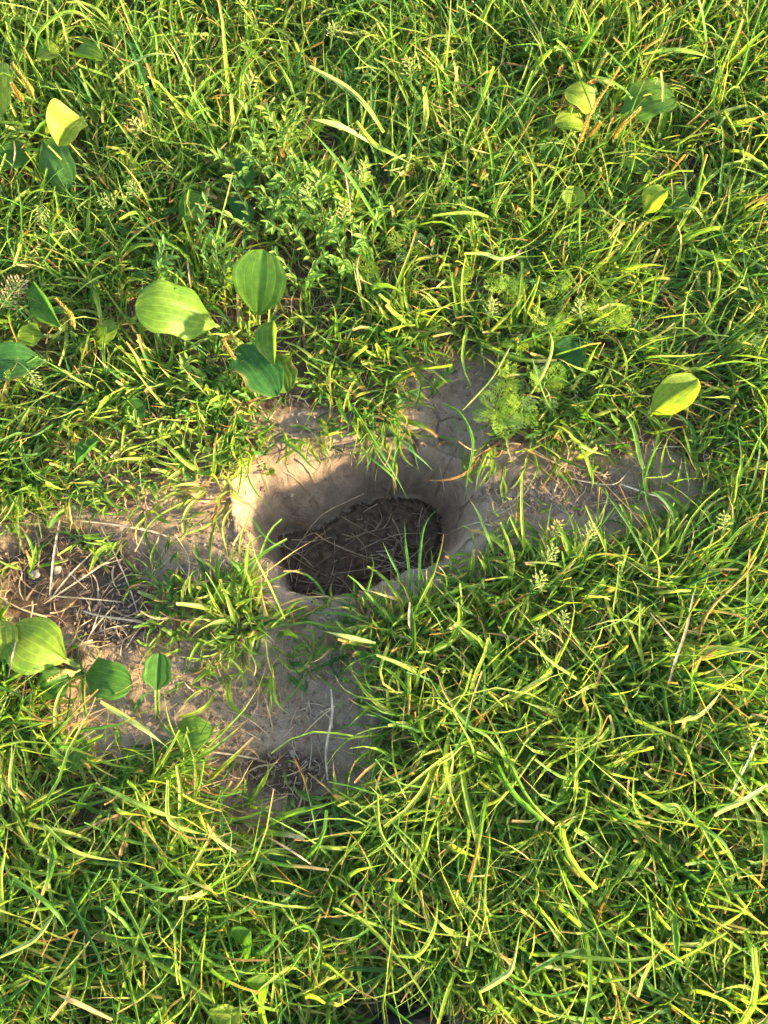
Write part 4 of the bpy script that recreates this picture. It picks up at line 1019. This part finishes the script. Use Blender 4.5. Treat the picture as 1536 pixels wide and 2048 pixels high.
# ------------------------------------------------------------------ broad plantain leaves
def plantain_leaf(b, t, zb, zt, width, colr, sag=0.0, cup=0.12, wave=0.085, petiole=0.28, yellow=0.0, roll=0.0, curlside=0.0, edge=0.0, seed=0):
    """leaf blade with petiole from pixel b (foot) to pixel t (tip); returns blade and petiole meshes data"""
    rg = np.random.default_rng(seed)
    A = at(b[0], b[1], zb); B = at(t[0], t[1], zt)
    d = B - A; Ln = np.linalg.norm(d); T0 = d / Ln
    S0 = np.cross(T0, (0, 0, 1.0)); S0 /= np.linalg.norm(S0); U0 = np.cross(S0, T0)
    cr, sr = math.cos(roll), math.sin(roll)
    S1 = S0 * cr + U0 * sr; U1 = -S0 * sr + U0 * cr
    nl, nw = 22, 15
    s = np.linspace(0, 1, nl); v = np.linspace(-1, 1, nw)
    prof = np.clip(1 - np.abs(2 * s ** 0.86 - 1) ** 2.3, 0, None) ** (1 / 2.3)
    prof = prof * (0.40 + 0.60 * smooth(0, 0.30, s)); prof[0] = 0.05; prof[-1] = 0.02
    wv = 1 + wave * 0.7 * np.sin(s * rg.uniform(9, 15) + rg.uniform(0, 6))
    V = []; C = []; UV = []
    base_c = np.array(colr)
    yc = np.array((0.24, 0.26, 0.03)); bc = np.array((0.40, 0.27, 0.10)); vein_c = base_c * 1.3 + np.array((0.02, 0.03, 0.004))
    p0 = petiole
    for i, si in enumerate(s):
        along = p0 + (1 - p0) * si
        cpos = A + d * along + np.array((0, 0, 1.0)) * (sag * math.sin(math.pi * along) - 0.25 * abs(sag) * si ** 3)
        hw = 0.5 * width * prof[i] * wv[i]
        for vj in v:
            rip = 0.0007 * abs(math.sin(vj * 3.5 * math.pi)) * min(1, hw / 0.012)
            edge_w = wave * 0.15 * width * math.sin(si * 17 + 2.0 * np.sign(vj) + seed) * abs(vj) ** 3
            lift = cup * width * (vj * vj) * prof[i] + edge_w - rip + curlside * width * max(vj, 0) ** 2 * prof[i] - (0.0022 * max(0, 1 - abs(vj) * 7))
            V.append(cpos + S1 * (hw * vj * (1 - 0.30 * abs(curlside) * max(vj, 0))) + U1 * lift)
            vn = abs(math.sin(vj * 3.5 * math.pi)) < 0.16
            c = base_c
            ny = vnoise(np.array([si * 5 + seed]), np.array([vj * 2.5 + 7]), 3)[0]
            yy = min(1, max(0, yellow * (0.4 + 1.3 * ny)))
            ey = edge * max(0, abs(vj) - 0.80) / 0.20 * max(0, vnoise(np.array([si * 4 + seed * 3]), np.array([np.sign(vj) * 2.0]), 8)[0] - 0.35) * 1.6
            c = c * (1 - yy) + yc * yy
            c = c * (1 - min(1, ey)) + bc * min(1, ey)
            C.append((*c, 1)); UV.append((0.5 + 0.5 * vj, si))
    f = []
    for i in range(nl - 1):
        for j in range(nw - 1):
            k = i * nw + j; f.append((k, k + 1, k + nw + 1, k + nw))
    leaf = (np.array(V), np.array(f), np.array(C), np.array(UV))
    Pp = np.array([A + np.array((0, 0, -0.004)), A + d * p0 * 0.5 + np.array((0, 0, sag * math.sin(math.pi * p0 * .5) - 0.001)), A + d * (p0 + 0.02) + np.array((0, 0, sag * math.sin(math.pi * p0) - 0.001))])
    pet = path_ribbon(Pp, 0.0058, tuple(np.array((0.17, 0.22, 0.07))), None, 'full', 0, 0.5, 8)
    return leaf, pet

def flower_spike(P, r, c_stem, c_head, stem_frac=0.35):
    """plantain flower spike: a bare stalk and a head of many small capsules"""
    Q = spline(np.array(P), 40)
    k = int(40 * stem_frac)
    stalk = tube(Q[:k + 3], 0.0011, c_stem, c_stem, n=10, k=5)
    parts = []
    core = tube(Q[k:], (r * 0.55, r * 0.3), c_head, c_head, n=14, k=6); parts.append(core)
    Tn = Q[-1] - Q[k]; Tn = Tn / np.linalg.norm(Tn); X = np.cross(Tn, (0.2, 0.3, 0.9)); X /= np.linalg.norm(X); Y = np.cross(Tn, X)
    n = len(Q) - k
    V, F_, C = [], [], []
    for i in range(n * 6):
        q = Q[k + min(int(i / 6), n - 1)]; a = i * 2.4; rr = r * (1 - 0.45 * (i / (n * 6)))
        o = (X * math.cos(a) + Y * math.sin(a)); tip = q + o * rr * random.uniform(0.9, 1.35) + Tn * rr * 0.9
        side = np.cross(o, Tn) * rr * 0.42
        b0 = len(V); base = q + o * rr * 0.35
        V += [base - side, base + side, tip + side * 0.5, tip - side * 0.5, q + o * rr * 1.05 + Tn * rr * 0.1]
        F_ += [(b0, b0 + 1, b0 + 2, b0 + 3), (b0, b0 + 3, b0 + 4, b0 + 4), (b0 + 1, b0 + 4, b0 + 2, b0 + 2)]
        c = np.array(c_head) * random.uniform(0.7, 1.3); C += [(*c, 1)] * 5
    F4 = np.array([f if len(set(f)) == 4 else (f[0], f[1], f[2], f[2]) for f in F_])
    F4 = F4[[len(set(f)) == 4 for f in F4.tolist()]]
    parts.append((np.array(V), F4, np.array(C), np.zeros((len(V), 2))))
    return stalk, join(parts)

SPIKE = (0.36, 0.27, 0.075)
for foot, lab, leaves, spikes in PLANTS:
    g = at(foot[0], foot[1], 0)
    root = empty('plantain', (g[0], g[1], floor_z(g[0], g[1])))
    tag(root, lab, 'plantain', 'broad-leaved plantains in the grass')
    for b, t, zb, zt, wd, c, kw in leaves:
        lf, pe = plantain_leaf(b, t, zb, zt, wd, c, **kw)
        lo = build('leaf', lf, M_LEAF, parent=root)
        # the stalk runs on from the leaf to the plant's foot
        A = at(b[0], b[1], zb); ft = np.array(root.location)
        if np.linalg.norm(A - ft) < 0.10 and np.linalg.norm(A - ft) > 0.012:
            mid = (A + ft) / 2 + np.array((0, 0, 0.006))
            pe = join([pe, path_ribbon(np.array([ft, mid, A]), 0.005, (0.17, 0.22, 0.07), None, 'full', 0, 0.5, 8)])
        off = np.array(root.location)
        po = link('petiole', mesh_np('petiole', pe[0] - off, pe[1], M_LEAF, pe[2], pe[3]), root)
    for sp, zs in spikes:
        P = [at(p[0], p[1], z) for p, z in zip(sp, zs)]
        st, hd = flower_spike(P, 0.0032 if len(lab) % 2 else 0.0036, (0.26, 0.30, 0.09), SPIKE, 0.3)
        so_ = build('flower_spike', hd, M_WEED, parent=root)
        off = np.array(root.location)
        link('stalk', mesh_np('stalk', st[0] - off, st[1], M_WEED, st[2], st[3]), so_)

# ------------------------------------------------------------------ feathery weeds
def feather_mesh(name, colr, seed):
    """a twice-divided leaf 3 cm long, lying along +x and arching"""
    rg = random.Random(seed)
    parts = []
    ax = np.array([(0, 0, 0), (0.010, 0, 0.005), (0.021, 0, 0.006), (0.031, 0, 0.002)])
    Q = spline(ax, 30)
    parts.append(path_ribbon(ax, 0.0011, colr, None, 'point', 0, 0.3, 8))
    for i in range(6):
        q = Q[7 + i * 4]
        for sgn in (-1, 1):
            l = 0.0115 * math.sin(math.pi * (0.28 + 0.62 * i / 5)) * rg.uniform(0.85, 1.15); an = rg.uniform(0.75, 1.05) * sgn
            dv = np.array((math.cos(an), math.sin(an), rg.uniform(-0.1, 0.4)))
            e = q + dv * l
            parts.append(path_ribbon(np.array([q, q + dv * l * 0.5 + np.array((0, 0, 0.0006)), e]), 0.0009, colr, None, 'point', 0, 0.2, 4))
            for k in range(3):
                m = q + dv * l * (0.35 + 0.24 * k)
                for s2 in (-1, 1):
                    a2 = an + s2 * rg.uniform(0.6, 0.9); dw = np.array((math.cos(a2), math.sin(a2), rg.uniform(0, 0.4)))
                    parts.append(path_ribbon(np.array([m, m + dw * l * 0.20, m + dw * l * 0.46]), 0.0009, colr, None, 'point', 0, 0.2, 3))
    V, F_, C, UV = join(parts)
    return mesh_np(name, V, F_, M_WEED, C, UV)
FEATHER = [feather_mesh('feather_leaf', c, i) for i, c in enumerate([(0.18, 0.28, 0.022), (0.23, 0.31, 0.028), (0.14, 0.24, 0.022), (0.12, 0.20, 0.06)])]
for px, py, nl_, sc_, lab in WEEDS:
    g = at(px, py, 0.03); gz = floor_z(g[0], g[1])
    root = empty('feathery_weed', (g[0], g[1], gz)); tag(root, lab, 'weed', 'feathery weeds in the grass')
    h = 0.035
    link('stem', mesh_np('stem', *[d for d in tube(np.array([(0, 0, -0.003), (0.002, 0.001, h * 0.5), (0.0, 0.003, h + 0.012)]), 0.0012, (0.18, 0.22, 0.07), (0.15, 0.24, 0.06), n=8)[:2]], M_WEED, *tube(np.array([(0, 0, -0.003), (0.002, 0.001, h * 0.5), (0.0, 0.003, h + 0.012)]), 0.0012, (0.18, 0.22, 0.07), (0.15, 0.24, 0.06), n=8)[2:]), root)
    for k in range(max(5, nl_ - 1)):
        o = link('leaf', FEATHER[(k + px) % 4 if 'bluish' not in lab else 3], root)
        o.location = (0, 0.002, h * random.uniform(0.55, 1.25))
        o.rotation_euler = (random.uniform(-0.5, 0.5), random.uniform(-0.9, 0.15), k * 2.4 + random.uniform(-0.4, 0.4))
        s_ = sc_ * random.uniform(0.60, 1.0); o.scale = (s_, s_, s_)

# ------------------------------------------------------------------ knotweed with small oval leaves
def oval_mesh(name, colr):
    nl, nw = 9, 5; V, C, UV, f = [], [], [], []
    for i in range(nl):
        s = i / (nl - 1); w = 0.0024 * math.sin(math.pi * min(1, 0.06 + 0.92 * s) ** 0.9) ** 0.7
        for j in range(nw):
            v = -1 + 2 * j / (nw - 1)
            V.append((0.0145 * s, w * v, 0.0022 * math.sin(s * 2.2) + 0.0010 * v * v - 0.002 * s * s)); C.append((*[c * (1.18 if j == 2 else 1) for c in colr], 1)); UV.append((j / 4, s))
    for i in range(nl - 1):
        for j in range(nw - 1):
            k = i * nw + j; f.append((k, k + 1, k + nw + 1, k + nw))
    return mesh_np(name, np.array(V), np.array(f), M_WEED, np.array(C), np.array(UV))
OVAL = [oval_mesh('oval_leaf', c) for c in [(0.075, 0.165, 0.030), (0.105, 0.20, 0.030), (0.16, 0.25, 0.035), (0.22, 0.29, 0.05)]]
for i, (px, py, where) in enumerate(KNOT):
    zt = 0.062 if py < 700 else 0.022
    g = at(px, py, zt); gz = floor_z(g[0], g[1])
    root = empty('knotweed', (g[0], g[1], gz)); tag(root, 'small oval-leaved knotweed ' + where, 'weed', 'small oval-leaved weeds')
    pale = 'pale' in where
    for st in range(5 if py < 700 else 2):
        a_ = random.uniform(0, 6.28); l = random.uniform(0.03, 0.055); 
        P = np.array([(0, 0, -0.002), (math.cos(a_) * l * 0.3, math.sin(a_) * l * 0.3, zt * random.uniform(0.6, 1.0)), (math.cos(a_) * l * 0.8, math.sin(a_) * l * 0.8, zt * random.uniform(1.0, 1.7))])
        d = tube(P, (0.0009, 0.0006), (0.22, 0.20, 0.08), (0.14, 0.20, 0.06), n=9, k=4)
        link('stem', mesh_np('stem', d[0], d[1], M_WEED, d[2], d[3]), root)
        Q = spline(P, 12)
        for k in range(2, 12):
            o = link('leaf', OVAL[random.choice((2, 3) if pale else (0, 1, 1, 2))], root)
            o.location = Q[k].tolist(); o.rotation_euler = (random.uniform(-0.4, 0.4), random.uniform(-1.0, -0.1), a_ + (1 if k % 2 else -1) * random.uniform(0.4, 1.2))
            s_ = random.uniform(0.85, 1.5) * (1.0 - 0.03 * k); o.scale = (s_, s_, s_)

# ------------------------------------------------------------------ meadow-grass seed heads
def panicle(P, cst, chd, n=26, size=0.020):
    Q = spline(np.array(P), 20); Tn = Q[-1] - Q[-5]; Tn /= np.linalg.norm(Tn)
    stalk = tube(Q, (0.0008, 0.0005), cst, cst, n=12, k=4)
    X = np.cross(Tn, (0.2, 0.1, 0.97)); X /= np.linalg.norm(X) + 1e-9; Y = np.cross(Tn, X)
    parts = []
    for i in range(n):
        t = i / n; q = Q[-1] - Tn * size * (1 - t)
        a_ = i * 2.4; l = size * (0.45 - 0.30 * t) * random.uniform(0.5, 1.1)
        dv = X * math.cos(a_) + Y * math.sin(a_) + Tn * 0.6
        e = q + dv * l
        parts.append(path_ribbon(np.array([q, (q + e) / 2, e]), 0.0004, cst, None, 'full', 0, 0.2, 3))
        parts.append(path_ribbon(np.array([e, e + dv * 0.0016, e + dv * 0.0036]), random.uniform(0.0013, 0.0020), tuple(np.array(chd) * random.uniform(0.8, 1.2)), None, 'point', 0, 0.4, 4))
    return stalk, join(parts)
SEED = [([(-30, 660), (5, 610), (42, 560)], (0.03, 0.07, 0.085), 'pinkish brown dry seed spike at the left edge'), ([(1085, 1190), (1080, 1165), (1088, 1150)], (0.01, 0.08, 0.09), 'pale seed head at the front of the bushy tuft'), ([(1080, 1150), (1095, 1120), (1110, 1095)], (0.02, 0.08, 0.09), 'seed head in the middle of the bushy tuft'),
        ([(1150, 1130), (1175, 1075), (1185, 1050)], (0.02, 0.08, 0.09), 'pale seed head at the upper right of the bushy tuft'), ([(1110, 1130), (1115, 1060), (1120, 1045)], (0.01, 0.07, 0.08), 'brownish seed head at the top of the bushy tuft'),
        ([(1120, 1275), (1125, 1245), (1130, 1225)], (0.01, 0.06, 0.07), 'seed head below the bushy tuft'), ([(1085, 1290), (1085, 1270), (1080, 1255)], (0.01, 0.06, 0.07), 'lowest seed head below the bushy tuft'),
        ([(500, 220), (500, 175), (508, 150)], (0.02, 0.10, 0.11), 'seed head with orange tip in the upper grass'), ([(330, 280), (290, 265), (265, 240)], (0.02, 0.08, 0.09), 'yellowish seed head in the upper left grass'), ([(20, 715), (50, 735), (75, 770)], (0.03, 0.07, 0.06), 'pale seed head by the level plantain leaf'),
        ([(720, 370), (725, 345), (728, 325)], (0.05, 0.11, 0.12), 'star-like seed head in the upper middle'), ([(620, 400), (615, 385), (612, 368)], (0.05, 0.10, 0.11), 'spray-like seed head left of the star-like one'), ([(680, 440), (688, 425), (690, 412)], (0.05, 0.09, 0.10), 'orange-tinged seed head in the middle grass'),
        ([(1165, 645), (1160, 620), (1160, 600)], (0.02, 0.08, 0.09), 'whitish seed head among the feathery weeds'), ([(985, 640), (985, 615), (990, 600)], (0.02, 0.07, 0.08), 'whitish seed head left of the feathery row'), ([(1445, 1055), (1448, 1045), (1450, 1030)], (0.05, 0.08, 0.09), 'white seed head at the right edge'), ([(230, 420), (215, 405), (200, 395)], (0.04, 0.08, 0.09), 'loose seed head in the left grass'), ([(85, 425), (82, 432), (80, 442)], (0.05, 0.08, 0.08), 'pale seed head near the left edge'),
        ([(280, 395), (270, 380), (255, 365)], (0.04, 0.08, 0.09), 'thin seed head left of the sunken plantain'), ([(820, 190), (822, 150), (815, 120)], (0.04, 0.10, 0.12), 'seed head at the top middle'), ([(660, 100), (665, 70), (670, 50)], (0.04, 0.10, 0.12), 'seed head near the top edge')]
for pxs, zs, lab in SEED:
    P = [at(p[0], p[1], z) for p, z in zip(pxs, zs)]
    g = P[0]; root = empty('seed_head_stalk', (g[0], g[1], g[2])); tag(root, lab, 'seed head', 'meadow grass seed heads')
    hc = (0.28, 0.32, 0.11) if ('pale' in lab or 'white' in lab or 'whitish' in lab) else (0.36, 0.22, 0.17) if 'pinkish' in lab else ((0.44, 0.34, 0.12) if 'orange' in lab or 'brown' in lab or 'yellow' in lab else (0.26, 0.32, 0.10))
    st, hd = panicle(P, (0.22, 0.27, 0.09), hc, *((70, 0.040) if 'pinkish' in lab else ()))
    build('stalk', st, M_WEED, parent=root); build('spikelets', hd, M_WEED, parent=root)

# ------------------------------------------------------------------ pebbles
PEB = [(580, 985, 0.0032, 'small pale pebble in the far wall of the hole'), (1060, 1000, 0.003, 'small pebble on the bank right of the hole'), (1112, 968, 0.0045, 'rounded clod on the bank right of the hole'), (560, 1462, 0.003, 'small pebble in the lower bare patch'), (585, 1508, 0.0035, 'pebble at the foot of the lower bare patch'), (70, 1150, 0.006, 'grey pebble in the left litter'), (115, 1140, 0.005, 'grey pebble beside the upright straw')]
for i, (px, py, r, lab) in enumerate(PEB):
    g = at(px, py, 0)
    for _ in range(6): g = at(px, py, floor_z(g[0], g[1]))
    me = bpy.data.meshes.new('pebble')
    import bmesh
    bm = bmesh.new(); bmesh.ops.create_icosphere(bm, subdivisions=2, radius=r)
    rg = random.Random(i)
    for v in bm.verts:
        nse = 1 + 0.16 * math.sin(v.co.x * 900 + i) + 0.14 * math.sin(v.co.y * 1100 + 2 * i)
        v.co = Vector((v.co.x * 1.2, v.co.y * 0.95, v.co.z * 0.75)) * nse
    for f_ in bm.faces: f_.smooth = True
    bm.to_mesh(me); bm.free(); me.materials.append(M_PEBBLE)
    o = link('pebble', me); o.location = (g[0], g[1], floor_z(g[0], g[1]) + r * 0.35); o.rotation_euler = (0, 0, i * 1.3)
    tag(o, lab, 'pebble', 'pebbles on the bare soil')

# ------------------------------------------------------------------ the photographer's shoe
M_SHOE = plain_material('shoe_leather', (0.006, 0.006, 0.007), (0.012, 0.012, 0.013), 90, 0.6, 0.15, 0.25, 900)
M_SOLE = plain_material('shoe_sole', (0.008, 0.008, 0.008), (0.014, 0.014, 0.014), 90, 0.85, 0.1, 0.2, 600)
toe = SHOE_XY
shoe = empty('shoe', (toe[0], toe[1] - 0.14, 0.0)); shoe.scale = (1, 1, 1.35); tag(shoe, 'black shoe toe poking in at the bottom edge', 'shoe')
def loft(rings, name, mat, parent):
    V = np.concatenate(rings); k = len(rings[0]); f = []
    for i in range(len(rings) - 1):
        for j in range(k): f.append((i * k + j, i * k + (j + 1) % k, (i + 1) * k + (j + 1) % k, (i + 1) * k + j))
    return link(name, mesh_np(name, V, np.array(f), mat), parent)
st_y = [0.140, 0.136, 0.128, 0.115, 0.095, 0.065, 0.02, -0.03, -0.08, -0.115, -0.135, -0.140]
hwid = [0.004, 0.020, 0.031, 0.040, 0.046, 0.049, 0.044, 0.037, 0.036, 0.034, 0.024, 0.004]
top_ = [0.032, 0.040, 0.046, 0.051, 0.056, 0.064, 0.080, 0.095, 0.100, 0.098, 0.088, 0.075]
ang = np.linspace(0, 2 * math.pi, 28, endpoint=False)
up_r = [np.stack([w * np.sign(np.cos(ang)) * np.abs(np.cos(ang)) ** 0.75, np.full(28, yy), 0.016 + (t - 0.016) * (0.5 + 0.5 * np.sign(np.sin(ang)) * np.abs(np.sin(ang)) ** 0.7)], -1) for yy, w, t in zip(st_y, hwid, top_)]
loft(up_r, 'upper', M_SHOE, shoe)
so_r = [np.stack([(w + 0.004) * np.sign(np.cos(ang)) * np.abs(np.cos(ang)) ** 0.6, np.full(28, yy * 1.03), 0.010 + 0.011 * np.sign(np.sin(ang)) * np.abs(np.sin(ang)) ** 0.4], -1) for yy, w in zip(st_y, hwid)]
loft(so_r, 'sole', M_SOLE, shoe)
cap = [np.stack([(w + 0.0015) * np.cos(ang[:15]), np.full(15, yy + 0.001), t * 0.45 + (t * 0.56 + 0.001) * np.sin(ang[:15]) ** 0.8], -1) for yy, w, t in zip(st_y[1:5], hwid[1:5], top_[1:5])]
V = np.concatenate(cap); f = [(i * 15 + j, i * 15 + j + 1, (i + 1) * 15 + j + 1, (i + 1) * 15 + j) for i in range(3) for j in range(14)]
link('toe_cap', mesh_np('toe_cap', V, np.array(f), M_SHOE), shoe)
ntri = sum(len(o.data.loops) - 2 * len(o.data.polygons) for o in col.objects if o.type == 'MESH')
print('TRIS', ntri, 'OBJECTS', len(col.objects))
